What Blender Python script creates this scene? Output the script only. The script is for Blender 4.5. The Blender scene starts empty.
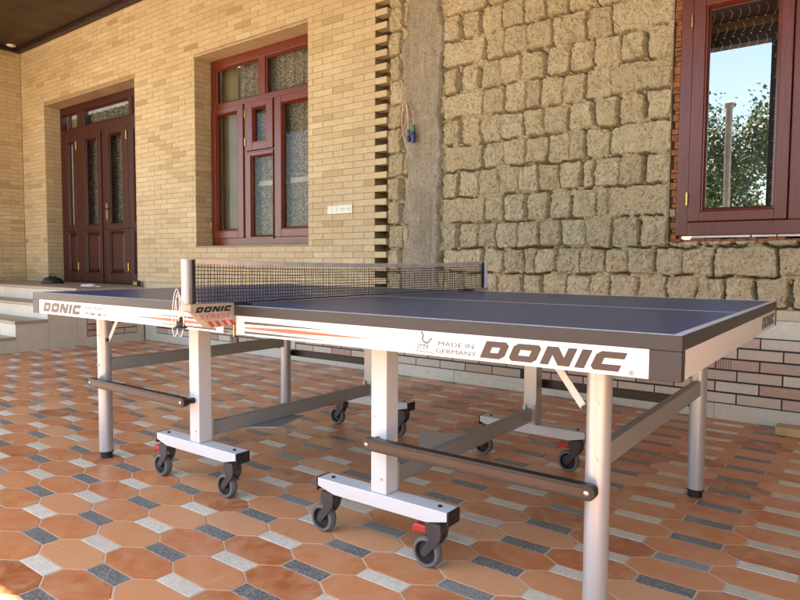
import bpy, bmesh, math, random
import numpy as np
from mathutils import Vector, Matrix, Quaternion
random.seed(7); rng = np.random.default_rng(11)
S = bpy.context.scene
COL = S.collection
PI = math.pi

# ------------------------------------------------------------------ camera
cd = bpy.data.cameras.new('camera'); cam = bpy.data.objects.new('camera', cd); COL.objects.link(cam)
cr, cu, cf = Vector((0.79645, 0.604677, 0.00571)), Vector((-0.039628, 0.042769, 0.998299)), Vector((-0.603404, 0.795322, -0.058025))
M = Matrix.Identity(4)
for i in range(3):
    M[i][0], M[i][1], M[i][2] = cr[i], cu[i], -cf[i]
M[0][3], M[1][3], M[2][3] = 1.69154, -2.07, 0.89981
cam.matrix_world = M
cd.sensor_width = 36; cd.lens = 28.794; cd.clip_start = 0.05; cd.clip_end = 500
S.camera = cam

# ------------------------------------------------------------------ light
SUN = Vector((-0.16, -0.39, 1.0)).normalized()
w = bpy.data.worlds.new('World'); S.world = w; w.use_nodes = True
nt = w.node_tree; bg = nt.nodes['Background']
sky = nt.nodes.new('ShaderNodeTexSky'); sky.sky_type = 'NISHITA'; sky.sun_disc = False
sky.sun_elevation = math.asin(SUN.z); sky.sun_rotation = math.atan2(SUN.x, SUN.y)
sky.altitude = 600; sky.dust_density = 1.6
nt.links.new(sky.outputs[0], bg.inputs[0]); bg.inputs[1].default_value = 0.15
sl = bpy.data.lights.new('sun', 'SUN'); sl.energy = 5.0; sl.angle = math.radians(0.53); sl.color = (1.0, 0.93, 0.82)
so = bpy.data.objects.new('sun', sl); COL.objects.link(so); so.rotation_euler = SUN.to_track_quat('Z', 'Y').to_euler(); so.location = (0, -8, 12)
S.view_settings.view_transform = 'Standard'; S.view_settings.look = 'None'
S.view_settings.exposure = 2.62; S.view_settings.gamma = 1.0
S.view_settings.use_white_balance = True; S.view_settings.white_balance_temperature = 7350; S.view_settings.white_balance_tint = 8
S.render.engine = 'CYCLES'
S.cycles.max_bounces = 10; S.cycles.diffuse_bounces = 6; S.cycles.transparent_max_bounces = 16

# ------------------------------------------------------------------ materials
MATS = {}
def nmat(name):
    m = bpy.data.materials.new(name); m.use_nodes = True
    t = m.node_tree; b = t.nodes['Principled BSDF']; MATS[name] = m
    return m, t, b
def N(t, typ, **kw):
    n = t.nodes.new(typ)
    for k, v in kw.items(): setattr(n, k, v)
    return n
def L(t, a, b): t.links.new(a, b)
def ramp(t, fac, stops, interp='LINEAR'):
    r = N(t, 'ShaderNodeValToRGB'); r.color_ramp.interpolation = interp
    e = r.color_ramp.elements
    while len(e) < len(stops): e.new(0.5)
    for k, (p, c) in enumerate(stops):
        e[k].position = p; e[k].color = (*c, 1) if len(c) == 3 else c
    if fac is not None: L(t, fac, r.inputs[0])
    return r.outputs[0]
def noise(t, scale, detail=5, rough=0.55, vec=None, dist=0.0):
    n = N(t, 'ShaderNodeTexNoise'); n.inputs['Scale'].default_value = scale; n.inputs['Detail'].default_value = detail
    n.inputs['Roughness'].default_value = rough; n.inputs['Distortion'].default_value = dist
    if vec is None: vec = coords(t)
    L(t, vec, n.inputs['Vector']); return n.outputs['Fac']
def coords(t):
    return N(t, 'ShaderNodeTexCoord').outputs['Object']
def mix(t, fac, a, b, mode='MIX'):
    m = N(t, 'ShaderNodeMix', data_type='RGBA', blend_type=mode)
    for sock, v in ((m.inputs[0], fac), (m.inputs[6], a), (m.inputs[7], b)):
        if hasattr(v, 'links'): L(t, v, sock)
        elif isinstance(v, (int, float)): sock.default_value = v
        else: sock.default_value = (*v, 1)
    return m.outputs[2]
def bump(t, b, h, strength, dist=0.01):
    n = N(t, 'ShaderNodeBump'); n.inputs['Strength'].default_value = strength; n.inputs['Distance'].default_value = dist
    L(t, h, n.inputs['Height']); L(t, n.outputs[0], b.inputs['Normal'])
def attr(t, name='tint'):
    return N(t, 'ShaderNodeAttribute', attribute_name=name).outputs['Fac']
def simple(name, col, rough=0.5, metal=0.0, var=0.12, vs=6.0, bs=0.0, bscale=60, rvar=None, spec=0.5):
    rvar = (0.1 if var > .05 else 0.015) if rvar is None else rvar
    m, t, b = nmat(name)
    c2 = tuple(min(1, c * (1 - var * 2)) for c in col); c3 = tuple(min(1, c * (1 + var)) for c in col)
    f = noise(t, vs, 6)
    L(t, ramp(t, f, [(0.3, c2), (0.55, col), (0.75, c3)]), b.inputs['Base Color'])
    b.inputs['Metallic'].default_value = metal; b.inputs['Specular IOR Level'].default_value = spec
    mr = N(t, 'ShaderNodeMapRange'); L(t, noise(t, vs * 4, 4), mr.inputs[0])
    mr.inputs[1].default_value = 0.3; mr.inputs[2].default_value = 0.7
    mr.inputs[3].default_value = max(0.03, rough - rvar); mr.inputs[4].default_value = min(1, rough + rvar)
    L(t, mr.outputs[0], b.inputs['Roughness'])
    if bs > 0: bump(t, b, noise(t, bscale, 6), bs, 0.004)
    return m

def m_terracotta():
    m, t, b = nmat('terracotta_tile'); tn = attr(t)
    base = ramp(t, tn, [(0, (0.40, 0.105, 0.032)), (0.3, (0.56, 0.170, 0.054)), (0.6, (0.64, 0.225, 0.080)), (1, (0.70, 0.34, 0.17))])
    cl = noise(t, 9, 7, 0.6, dist=1.2)
    c = mix(t, ramp(t, cl, [(0.38, (0, 0, 0)), (0.68, (1, 1, 1))]), base, mix(t, 0.75, base, (0.66, 0.33, 0.165)))
    d = noise(t, 2.2, 4); c = mix(t, ramp(t, d, [(0.5, (0, 0, 0)), (0.8, (0.35, 0.35, 0.35))]), c, (0.52, 0.36, 0.26))
    s = noise(t, 160, 3); c = mix(t, ramp(t, s, [(0.62, (0, 0, 0)), (0.72, (0.35, 0.35, 0.35))]), c, (0.62, 0.45, 0.34))
    L(t, c, b.inputs['Base Color'])
    r = N(t, 'ShaderNodeMapRange'); L(t, noise(t, 5, 5), r.inputs[0]); r.inputs[1].default_value = .35; r.inputs[2].default_value = .7
    r.inputs[3].default_value = 0.27; r.inputs[4].default_value = 0.48; L(t, r.outputs[0], b.inputs['Roughness'])
    bump(t, b, noise(t, 30, 6), 0.12, 0.004); return m
def m_whitetile():
    m, t, b = nmat('cream_tile'); tn = attr(t)
    base = ramp(t, tn, [(0, (0.64, 0.58, 0.46)), (1, (0.78, 0.72, 0.60))])
    v = noise(t, 14, 7, 0.65, dist=1.5); c = mix(t, ramp(t, v, [(0.46, (0, 0, 0)), (0.5, (0.45, 0.45, 0.45)), (0.54, (0, 0, 0))]), base, (0.40, 0.35, 0.27))
    d = noise(t, 2.2, 4); c = mix(t, ramp(t, d, [(0.45, (0, 0, 0)), (0.8, (0.4, 0.4, 0.4))]), c, (0.38, 0.30, 0.23))
    L(t, c, b.inputs['Base Color']); b.inputs['Roughness'].default_value = 0.35; return m
def m_greytile():
    m, t, b = nmat('grey_granite_tile'); tn = attr(t)
    sp = noise(t, 130, 6, 0.75); c = ramp(t, sp, [(0.36, (0.04, 0.04, 0.04)), (0.5, (0.15, 0.148, 0.142)), (0.62, (0.38, 0.37, 0.35))])
    v = noise(t, 11, 7, 0.7, dist=2.0); c = mix(t, ramp(t, v, [(0.52, (0, 0, 0)), (0.7, (0.6, 0.6, 0.6))]), c, (0.36, 0.345, 0.31))
    c = mix(t, ramp(t, tn, [(0.80, (0, 0, 0)), (1, (0.65, 0.65, 0.65))]), c, (0.42, 0.40, 0.36))
    L(t, c, b.inputs['Base Color']); b.inputs['Roughness'].default_value = 0.38; return m
def m_brick():
    m, t, b = nmat('sand_brick'); tn = attr(t)
    base = ramp(t, tn, [(0, (0.38, 0.265, 0.13)), (0.18, (0.47, 0.345, 0.185)), (0.4, (0.57, 0.44, 0.255)), (0.75, (0.63, 0.50, 0.305)), (1, (0.70, 0.58, 0.38))])
    c = mix(t, ramp(t, noise(t, 26, 6, 0.6), [(0.35, (0.0, 0, 0)), (0.75, (0.4, 0.4, 0.4))]), base, (0.38, 0.27, 0.14))
    c = mix(t, ramp(t, noise(t, 240, 2), [(0.6, (0, 0, 0)), (0.75, (0.4, 0.4, 0.4))]), c, (0.24, 0.17, 0.09))
    c = mix(t, ramp(t, noise(t, 0.9, 3), [(0.4, (0, 0, 0)), (0.75, (0.35, 0.35, 0.35))]), c, (0.38, 0.25, 0.12))
    L(t, c, b.inputs['Base Color']); b.inputs['Roughness'].default_value = 0.8
    bump(t, b, noise(t, 90, 6), 0.25, 0.004); return m
def m_adobe(name, stops, vein):
    m, t, b = nmat(name); tn = attr(t)
    base = ramp(t, tn, stops)
    c = mix(t, ramp(t, noise(t, 14, 8, 0.65), [(0.36, (0, 0, 0)), (0.72, (0.8, 0.8, 0.8))]), base, vein)
    c = mix(t, ramp(t, noise(t, 60, 8, 0.75), [(0.40, (0.8, 0.8, 0.8)), (0.48, (0, 0, 0))]), c, tuple(v * 0.62 for v in vein))
    c = mix(t, ramp(t, noise(t, 150, 4, 0.7), [(0.6, (0, 0, 0)), (0.72, (0.5, 0.5, 0.5))]), c, (0.55, 0.47, 0.33))
    L(t, c, b.inputs['Base Color']); b.inputs['Roughness'].default_value = 0.95; b.inputs['Specular IOR Level'].default_value = 0.2
    a = N(t, 'ShaderNodeMath', operation='ADD'); L(t, noise(t, 28, 10, 0.72), a.inputs[0])
    v = N(t, 'ShaderNodeTexVoronoi'); v.inputs['Scale'].default_value = 95; L(t, coords(t), v.inputs['Vector'])
    mu = N(t, 'ShaderNodeMath', operation='MULTIPLY'); L(t, v.outputs['Distance'], mu.inputs[0]); mu.inputs[1].default_value = 0.6
    L(t, mu.outputs[0], a.inputs[1]); bump(t, b, a.outputs[0], 0.75, 0.012); return m
def m_wood():
    m, t, b = nmat('dark_red_wood')
    mp = N(t, 'ShaderNodeMapping'); mp.inputs['Scale'].default_value = (30, 30, 2.5); L(t, coords(t), mp.inputs[0])
    g = noise(t, 2.2, 7, 0.6, vec=mp.outputs[0], dist=0.8)
    c = ramp(t, g, [(0.3, (0.105, 0.014, 0.004)), (0.6, (0.155, 0.023, 0.007)), (0.8, (0.19, 0.034, 0.010))])
    L(t, c, b.inputs['Base Color']); b.inputs['Roughness'].default_value = 0.33
    b.inputs['Coat Weight'].default_value = 0.08; b.inputs['Coat Roughness'].default_value = 0.25
    bump(t, b, g, 0.05, 0.003); return m
def m_doorwood():
    m, t, b = nmat('deep_maroon_wood')
    mp = N(t, 'ShaderNodeMapping'); mp.inputs['Scale'].default_value = (30, 30, 2.5); L(t, coords(t), mp.inputs[0])
    g = noise(t, 2.2, 7, 0.6, vec=mp.outputs[0], dist=0.8)
    L(t, ramp(t, g, [(0.3, (0.036, 0.005, 0.003)), (0.7, (0.062, 0.009, 0.005))]), b.inputs['Base Color']); b.inputs['Roughness'].default_value = 0.38
    return m
def m_glass(name, refl, tint, top=1.0):
    m, t, b = nmat(name); out = t.nodes['Material Output']; t.nodes.remove(b)
    tr = N(t, 'ShaderNodeBsdfTransparent'); tr.inputs[0].default_value = (*tint, 1)
    gl = N(t, 'ShaderNodeBsdfGlossy'); gl.inputs['Roughness'].default_value = 0.0; gl.inputs[0].default_value = (0.96, 0.98, 1, 1)
    fr = N(t, 'ShaderNodeFresnel'); fr.inputs[0].default_value = 1.5
    mr = N(t, 'ShaderNodeMapRange'); L(t, fr.outputs[0], mr.inputs[0]); mr.inputs[3].default_value = refl; mr.inputs[4].default_value = top
    n = N(t, 'ShaderNodeBump'); n.inputs['Strength'].default_value = 0.02; n.inputs['Distance'].default_value = 0.01
    L(t, noise(t, 2.0, 1), n.inputs['Height']); L(t, n.outputs[0], gl.inputs['Normal'])
    mx = N(t, 'ShaderNodeMixShader'); L(t, mr.outputs[0], mx.inputs[0]); L(t, tr.outputs[0], mx.inputs[1]); L(t, gl.outputs[0], mx.inputs[2])
    L(t, mx.outputs[0], out.inputs[0]); return m
def m_lace(name, ca, cb, scale, holes):
    m, t, b = nmat(name)
    v = N(t, 'ShaderNodeTexVoronoi', feature='F1'); v.inputs['Scale'].default_value = scale; L(t, coords(t), v.inputs['Vector'])
    f = ramp(t, v.outputs['Distance'], [(0.22, (1, 1, 1)), (0.42, (0, 0, 0))])
    L(t, mix(t, f, ca, cb), b.inputs['Base Color']); b.inputs['Roughness'].default_value = 0.9
    if holes:
        inv = N(t, 'ShaderNodeMapRange'); L(t, f, inv.inputs[0]); inv.inputs[3].default_value = holes; inv.inputs[4].default_value = 0.95
        L(t, inv.outputs[0], b.inputs['Alpha'])
    return m
def m_leaf(name, a, bcol):
    m, t, b = nmat(name)
    L(t, ramp(t, attr(t), [(0, a), (1, bcol)]), b.inputs['Base Color']); b.inputs['Roughness'].default_value = 0.5
    b.inputs['Transmission Weight'].default_value = 0.0; b.inputs['Subsurface Weight'].default_value = 0.0; return m
def m_stone(name, a, bcol, vein, rough=0.45):
    m, t, b = nmat(name); tn = attr(t)
    c = ramp(t, tn, [(0, a), (1, bcol)])
    v = noise(t, 7, 8, 0.6, dist=1.8); c = mix(t, ramp(t, v, [(0.47, (0, 0, 0)), (0.5, (0.6, 0.6, 0.6)), (0.53, (0, 0, 0))]), c, vein)
    c = mix(t, ramp(t, noise(t, 3, 6), [(0.4, (0, 0, 0)), (0.8, (0.5, 0.5, 0.5))]), c, vein)
    L(t, c, b.inputs['Base Color']); b.inputs['Roughness'].default_value = rough; return m

m_terracotta(); m_whitetile(); m_greytile(); m_brick(); m_wood(); m_doorwood()
m_adobe('adobe', [(0, (0.42, 0.325, 0.195)), (0.35, (0.51, 0.40, 0.245)), (0.7, (0.56, 0.445, 0.275)), (1, (0.62, 0.505, 0.33))], (0.45, 0.345, 0.21))
m_adobe('cement_render', [(0, (0.29, 0.235, 0.165)), (0.5, (0.37, 0.305, 0.22)), (1, (0.45, 0.375, 0.275))], (0.30, 0.245, 0.175))
m_glass('clear_glass', 0.0, (0.95, 0.96, 0.95), 0.35); m_glass('mirror_glass', 0.21, (0.90, 0.93, 0.92))
m_lace('lace', (0.12, 0.10, 0.075), (0.56, 0.51, 0.40), 90, 0)
m_lace('door_lace', (0.07, 0.07, 0.05), (0.38, 0.38, 0.30), 60, 0)
m_lace('white_lace', (0.12, 0.12, 0.11), (0.75, 0.75, 0.72), 24, 0.04)
m_leaf('leaf_green', (0.09, 0.16, 0.03), (0.20, 0.30, 0.07)); m_leaf('leaf_dark', (0.07, 0.12, 0.035), (0.15, 0.22, 0.06))
m_stone('cream_stone', (0.60, 0.53, 0.42), (0.70, 0.63, 0.51), (0.50, 0.43, 0.33)); m_stone('inlay_stone', (0.42, 0.24, 0.165), (0.62, 0.53, 0.41), (0.48, 0.36, 0.27))
m_stone('cap_stone', (0.48, 0.38, 0.25), (0.55, 0.45, 0.30), (0.36, 0.27, 0.17)); m_stone('step_tread', (0.36, 0.27, 0.19), (0.44, 0.34, 0.24), (0.28, 0.2, 0.14))
simple('grout', (0.62, 0.50, 0.38), 0.9, vs=3, bs=0.4, bscale=200)
simple('mortar', (0.34, 0.24, 0.13), 0.95, var=0.12, vs=12, bs=0.6, bscale=120)
simple('reveal_plaster', (0.40, 0.28, 0.16), 0.9, vs=4, bs=0.3)
simple('yard_concrete', (0.40, 0.35, 0.28), 0.9, vs=1.2, bs=0.3)
simple('black_joint', (0.022, 0.014, 0.010), 0.6)
simple('stripe_brown', (0.18, 0.07, 0.04), 0.6)
simple('ceiling_brown', (0.030, 0.012, 0.006), 0.45, vs=0.8, rvar=0.08)
simple('cornice_dark', (0.03, 0.012, 0.009), 0.5)
simple('beam_brown', (0.06, 0.033, 0.018), 0.6, vs=3); simple('beam_tan', (0.42, 0.27, 0.12), 0.7, vs=3)
simple('interior_paint', (0.40, 0.36, 0.29), 0.9)
simple('curtain_olive', (0.22, 0.18, 0.10), 0.9, vs=3)
simple('table_blue', (0.008, 0.055, 0.165), 0.33, var=0.01, vs=2, rvar=0.01, spec=0.45)
simple('table_line', (0.72, 0.70, 0.70), 0.4, var=0.03)
simple('edge_grey', (0.032, 0.027, 0.025), 0.45, var=0.05, vs=20, bs=0.15, bscale=500)
simple('apron_white', (0.70, 0.68, 0.65), 0.35, var=0.02)
simple('white_metal', (0.62, 0.62, 0.625), 0.36, metal=0.0, var=0.01)
simple('silver_metal', (0.50, 0.50, 0.50), 0.34, metal=0.45, var=0.01, vs=3)
simple('beam_grey', (0.36, 0.355, 0.34), 0.42, metal=0.3, var=0.02)
simple('screw_metal', (0.6, 0.58, 0.55), 0.3, metal=1.0)
simple('black_plastic', (0.022, 0.018, 0.017), 0.42, var=0.1, vs=30)
simple('housing_plastic', (0.060, 0.045, 0.042), 0.45, var=0.1, vs=30)
simple('tyre_grey', (0.15, 0.145, 0.14), 0.55, vs=30); simple('brake_red', (0.50, 0.035, 0.03), 0.35, var=0.05)
simple('bronze_strip', (0.040, 0.029, 0.024), 0.26, metal=0.2, var=0.01)
simple('letter_brown', (0.062, 0.040, 0.032), 0.4, var=0.03); simple('letter_grey', (0.07, 0.06, 0.055), 0.5, var=0.03)
simple('letter_black', (0.012, 0.010, 0.012), 0.4); simple('letter_red', (0.50, 0.03, 0.03), 0.4, var=0.03); simple('stripe_red', (0.62, 0.12, 0.055), 0.4, var=0.03)
simple('clamp_grey', (0.42, 0.36, 0.30), 0.35, metal=0.3, var=0.04)
simple('net_mesh', (0.022, 0.018, 0.020), 0.8); simple('net_tape', (0.66, 0.58, 0.53), 0.8, vs=20); simple('cord_white', (0.74, 0.70, 0.66), 0.8)
simple('brass', (0.55, 0.38, 0.12), 0.3, metal=0.9)
simple('rope_pink', (0.66, 0.42, 0.30), 0.6); simple('handle_blue', (0.035, 0.03, 0.16), 0.35); simple('handle_green', (0.05, 0.20, 0.12), 0.35)
simple('switch_white', (0.74, 0.70, 0.60), 0.35, var=0.02); simple('socket_dark', (0.25, 0.23, 0.2), 0.5)
simple('foam_orange', (0.30, 0.105, 0.04), 0.9, var=0.3, vs=40, bs=0.9, bscale=90); simple('foam_white', (0.75, 0.72, 0.68), 0.8)
simple('bag_black', (0.018, 0.014, 0.013), 0.55, bs=0.4, bscale=30); simple('cloth_white', (0.62, 0.57, 0.48), 0.9)
simple('plank_wood', (0.55, 0.36, 0.17), 0.6, vs=4); simple('yellow_plastic', (0.55, 0.36, 0.05), 0.5); simple('lamp_white', (0.7, 0.66, 0.6), 0.5)
simple('bark', (0.13, 0.10, 0.07), 0.95, bs=0.8, bscale=20); simple('pole_white', (0.62, 0.66, 0.58), 0.5); simple('grass', (0.07, 0.10, 0.03), 0.95)
simple('garden_wall', (0.36, 0.30, 0.22), 0.9)

# ------------------------------------------------------------------ mesh helpers
class MB:
    def __init__(s): s.v = []; s.f = []; s.mi = []; s.t = []; s.mats = []
    def m(s, name):
        if name not in s.mats: s.mats.append(name)
        return s.mats.index(name)
    def add(s, vs, fs, mat, tint=0.5):
        o = len(s.v); k = s.m(mat)
        s.v += [tuple(p) for p in vs]
        for f in fs: s.f.append([o + i for i in f]); s.mi.append(k); s.t.append(tint)
        return s
    def box(s, x0, x1, y0, y1, z0, z1, mat, tint=0.5):
        vs = [(x, y, z) for z in (z0, z1) for y in (y0, y1) for x in (x0, x1)]
        return s.add(vs, [(0, 2, 3, 1), (4, 5, 7, 6), (0, 1, 5, 4), (2, 6, 7, 3), (0, 4, 6, 2), (1, 3, 7, 5)], mat, tint)
    def prism(s, poly, mapf, d0, d1, mat, tint=0.5):
        n = len(poly); vs = [mapf(u, v, d0) for u, v in poly] + [mapf(u, v, d1) for u, v in poly]
        fs = [tuple(range(n))[::-1], tuple(range(n, 2 * n))] + [(i, (i + 1) % n, n + (i + 1) % n, n + i) for i in range(n)]
        return s.add(vs, fs, mat, tint)
    def cyl(s, a, b, r, mat, n=20, r2=None, caps=True, tint=0.5):
        a, b = Vector(a), Vector(b); d = (b - a).normalized(); r2 = r if r2 is None else r2
        p = d.orthogonal().normalized(); q = d.cross(p)
        vs = []
        for c, rr in ((a, r), (b, r2)):
            for i in range(n):
                t = 2 * PI * i / n; vs.append(c + (p * math.cos(t) + q * math.sin(t)) * rr)
        fs = [(i, (i + 1) % n, n + (i + 1) % n, n + i) for i in range(n)]
        if caps: fs += [tuple(range(n))[::-1], tuple(range(n, 2 * n))]
        return s.add(vs, fs, mat, tint)
    def tube(s, pts, r, mat, n=8, tint=0.5):
        pts = [Vector(p) for p in pts]; rs = r if isinstance(r, (list, tuple)) else [r] * len(pts)
        vs = []; up = None
        for i, p in enumerate(pts):
            d = (pts[min(i + 1, len(pts) - 1)] - pts[max(i - 1, 0)])
            d = d.normalized() if d.length > 1e-9 else Vector((0, 0, 1))
            up = d.orthogonal().normalized() if up is None else (up - d * up.dot(d)).normalized()
            q = d.cross(up)
            for k in range(n):
                t = 2 * PI * k / n; vs.append(p + (up * math.cos(t) + q * math.sin(t)) * rs[i])
        fs = []
        for i in range(len(pts) - 1):
            for k in range(n): fs.append((i * n + k, i * n + (k + 1) % n, (i + 1) * n + (k + 1) % n, (i + 1) * n + k))
        fs += [tuple(range(n))[::-1], tuple((len(pts) - 1) * n + k for k in range(n))]
        return s.add(vs, fs, mat, tint)
    def lathe(s, prof, c, axis, mat, n=28, tint=0.5, ring=False):   # prof: (r, h) along axis
        c = Vector(c); d = Vector(axis).normalized(); p = d.orthogonal().normalized(); q = d.cross(p); vs = []
        for r, h in prof:
            for i in range(n):
                t = 2 * PI * i / n; vs.append(c + d * h + (p * math.cos(t) + q * math.sin(t)) * r)
        fs = []
        for j in range(len(prof) - 1):
            for i in range(n): fs.append((j * n + i, j * n + (i + 1) % n, (j + 1) * n + (i + 1) % n, (j + 1) * n + i))
        k = (len(prof) - 1) * n
        if ring: fs += [(k + i, k + (i + 1) % n, (i + 1) % n, i) for i in range(n)]
        else: fs += [tuple(range(n))[::-1], tuple((len(prof) - 1) * n + i for i in range(n))]
        return s.add(vs, fs, mat, tint)
    def build(s, name, parent=None, bevel=0.0, smooth=35, loc=None, label=None):
        me = bpy.data.meshes.new(name); vs = s.v
        if loc is not None: vs = [(x - loc[0], y - loc[1], z - loc[2]) for x, y, z in vs]
        me.from_pydata(vs, [], s.f)
        for n_ in s.mats: me.materials.append(MATS[n_])
        me.polygons.foreach_set('material_index', s.mi)
        a = me.attributes.new('tint', 'FLOAT', 'FACE'); a.data.foreach_set('value', s.t)
        if smooth:
            me.polygons.foreach_set('use_smooth', [True] * len(s.f)); me.update()
            me.set_sharp_from_angle(angle=math.radians(smooth))
        me.update(); me.validate()
        o = bpy.data.objects.new(name, me); COL.objects.link(o)
        if loc is not None: o.location = loc
        if parent is not None: o.parent = parent
        if bevel:
            b = o.modifiers.new('bevel', 'BEVEL'); b.width = bevel; b.segments = 2; b.limit_method = 'ANGLE'; b.angle_limit = math.radians(40)
        if label: o['label'] = label
        return o
def tag(o, label, cat, group=None, kind=None):
    o['label'] = label; o['category'] = cat
    if group: o['group'] = group
    if kind: o['kind'] = kind
    return o
def thing(name, label, cat, loc=(0, 0, 0), rz=0.0, group=None):
    o = bpy.data.objects.new(name, None); COL.objects.link(o); o.location = loc; o.rotation_euler = (0, 0, rz); o.empty_display_size = 0.2
    return tag(o, label, cat, group)
def struct(o): o['kind'] = 'structure'; return o

# numpy noise
def vnoise(x, y, seed):
    r = np.random.default_rng(seed); T = r.random((256, 256))
    xi = np.floor(x).astype(int); yi = np.floor(y).astype(int); fx = x - xi; fy = y - yi
    fx = fx * fx * (3 - 2 * fx); fy = fy * fy * (3 - 2 * fy); g = lambda a, b: T[a % 256, b % 256]
    return (g(xi, yi) * (1 - fx) + g(xi + 1, yi) * fx) * (1 - fy) + (g(xi, yi + 1) * (1 - fx) + g(xi + 1, yi + 1) * fx) * fy
def fbm(x, y, s, seed, o=4, g=0.5):
    a = 1; t = 0; n = 0
    for i in range(o):
        t = t + a * vnoise(x * s + 17.3 * i, y * s + 5.1 * i, seed + i); n += a; a *= g; s *= 2.03
    return t / n

# ------------------------------------------------------------------ floor
PX, PY, FX, FY = 0.215, 0.0919, -0.488, -1.146
def make_floor():
    b = MB(); g = 0.0036; A, B = 0.16, 0.0545; W, H = 2 * PX - A, 2 * PY - B
    def tile(poly, mat, tint):
        n = len(poly); dz = random.uniform(-0.0003, 0.0003)
        cx = sum(p[0] for p in poly) / n; cy = sum(p[1] for p in poly) / n
        def sh(p, k):
            dx, dy = p[0] - cx, p[1] - cy; l = math.hypot(dx, dy); return (p[0] - dx / l * k, p[1] - dy / l * k)
        o1 = [sh(p, g) for p in poly]; o2 = [sh(p, g + 0.0018) for p in poly]
        vs = [(x, y, -0.002) for x, y in o1] + [(x, y, -0.0006 + dz) for x, y in o1] + [(x, y, dz) for x, y in o2]
        fs = [(i, (i + 1) % n, n + (i + 1) % n, n + i) for i in range(n)] + [(n + i, n + (i + 1) % n, 2 * n + (i + 1) % n, 2 * n + i) for i in range(n)] + [tuple(range(2 * n, 3 * n))]
        b.add(vs, fs, mat, tint)
    for i in range(-36, 27):
        for j in range(-20, 36):
            x = FX + i * PX; y = FY + j * PY
            if not (-8.1 < x < 5.2 and -2.95 < y < 2.1): continue
            if x < -5.2 and y > 0.2: continue
            if (i + j) % 2 == 0:   # rectangle
                p = [(x - A / 2, y - B / 2), (x + A / 2, y - B / 2), (x + A / 2, y + B / 2), (x - A / 2, y + B / 2)]
                tile(p, 'grey_granite_tile' if i % 2 == 0 else 'cream_tile', random.random())
            else:
                a, bb, w_, h = A / 2, B / 2, W / 2, H / 2
                p = [(-a, -h), (a, -h), (w_, -bb), (w_, bb), (a, h), (-a, h), (-w_, bb), (-w_, -bb)]
                tile([(x + u, y + v) for u, v in p], 'terracotta_tile', min(1, max(0, random.gauss(0.5, 0.33))))
    b.add([(-8.3, -3.0, -0.0016), (5.4, -3.0, -0.0016), (5.4, 2.2, -0.0016), (-8.3, 2.2, -0.0016)], [(0, 1, 2, 3)], 'grout')
    struct(b.build('floor', smooth=0))
    g_ = MB(); g_.add([(-60, -60, -0.012), (60, -60, -0.012), (60, 30, -0.012), (-60, 30, -0.012)], [(0, 1, 2, 3)], 'yard_concrete')
    struct(g_.build('ground', smooth=0))
make_floor()

# ------------------------------------------------------------------ brick walls
CH, BL = 0.0536, 0.235
def brick_face(b, mapf, u0, u1, v0, v1, holes, phase=0.0, vph=0.0, mat='sand_brick', joint=0.0036, proud=0.0055):
    k0 = math.floor((v0 - vph) / CH) - 1
    for k in range(k0, k0 + int((v1 - v0) / CH) + 4):
        za, zb = vph + k * CH, vph + (k + 1) * CH
        za, zb = max(za, v0), min(zb, v1)
        if zb - za < 0.012: continue
        off = phase + (BL / 2 if k % 2 else 0)
        i0 = math.floor((u0 - off) / BL) - 1
        for i in range(i0, i0 + int((u1 - u0) / BL) + 4):
            xa, xb = off + i * BL, off + (i + 1) * BL
            xa, xb = max(xa, u0), min(xb, u1)
            if xb - xa < 0.015: continue
            segs = [(xa, xb)]
            for hx0, hx1, hz0, hz1 in holes:
                if zb <= hz0 + 0.004 or za >= hz1 - 0.004: continue
                ns = []
                for p, q in segs:
                    if q <= hx0 or p >= hx1: ns.append((p, q)); continue
                    if p < hx0: ns.append((p, hx0))
                    if q > hx1: ns.append((hx1, q))
                segs = ns
            for p, q in segs:
                if q - p < 0.015: continue
                tt = min(1, max(0, random.choice([random.gauss(0.62, 0.13), random.gauss(0.62, 0.13), random.gauss(0.78, 0.1), random.gauss(0.55, 0.1), random.gauss(0.60, 0.1), random.gauss(0.32, 0.12)])))
                pr = proud + random.uniform(-0.0012, 0.0012); c = 0.002; j = joint / 2
                a0, a1, b0, b1 = p + j, q - j, za + j, zb - j
                vs = [mapf(a0, b0, -0.004), mapf(a1, b0, -0.004), mapf(a1, b1, -0.004), mapf(a0, b1, -0.004),
                      mapf(a0, b0, pr - c), mapf(a1, b0, pr - c), mapf(a1, b1, pr - c), mapf(a0, b1, pr - c),
                      mapf(a0 + c, b0 + c, pr), mapf(a1 - c, b0 + c, pr), mapf(a1 - c, b1 - c, pr), mapf(a0 + c, b1 - c, pr)]
                b.add(vs, [(0, 1, 5, 4), (1, 2, 6, 5), (2, 3, 7, 6), (3, 0, 4, 7), (4, 5, 9, 8), (5, 6, 10, 9), (6, 7, 11, 10), (7, 4, 8, 11), (8, 9, 10, 11)], mat, tt)
YB = 1.99; CEIL = 3.83
VPH = 1.179 - CH / 2          # protruding tooth course
WIN = (-4.07, -2.42, 1.055, 3.01); DOOR = (-7.43, -5.20, 0.612, 2.99)
XT = -1.653                   # end of recessed courses
def core(b, x0, x1, y0, y1, z0, z1, holes, mat):
    xs = sorted({x0, x1, *[h[0] for h in holes], *[h[1] for h in holes]})
    for a, c in zip(xs[:-1], xs[1:]):
        zs = [(z0, z1)]
        for h in holes:
            if h[0] <= a + 1e-6 and h[1] >= c - 1e-6:
                n = []
                for p, q in zs:
                    if h[2] > p: n.append((p, min(q, h[2])))
                    if h[3] < q: n.append((max(p, h[3]), q))
                zs = n
        for p, q in zs: b.box(a, c, y0, y1, p, q, mat)
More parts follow.
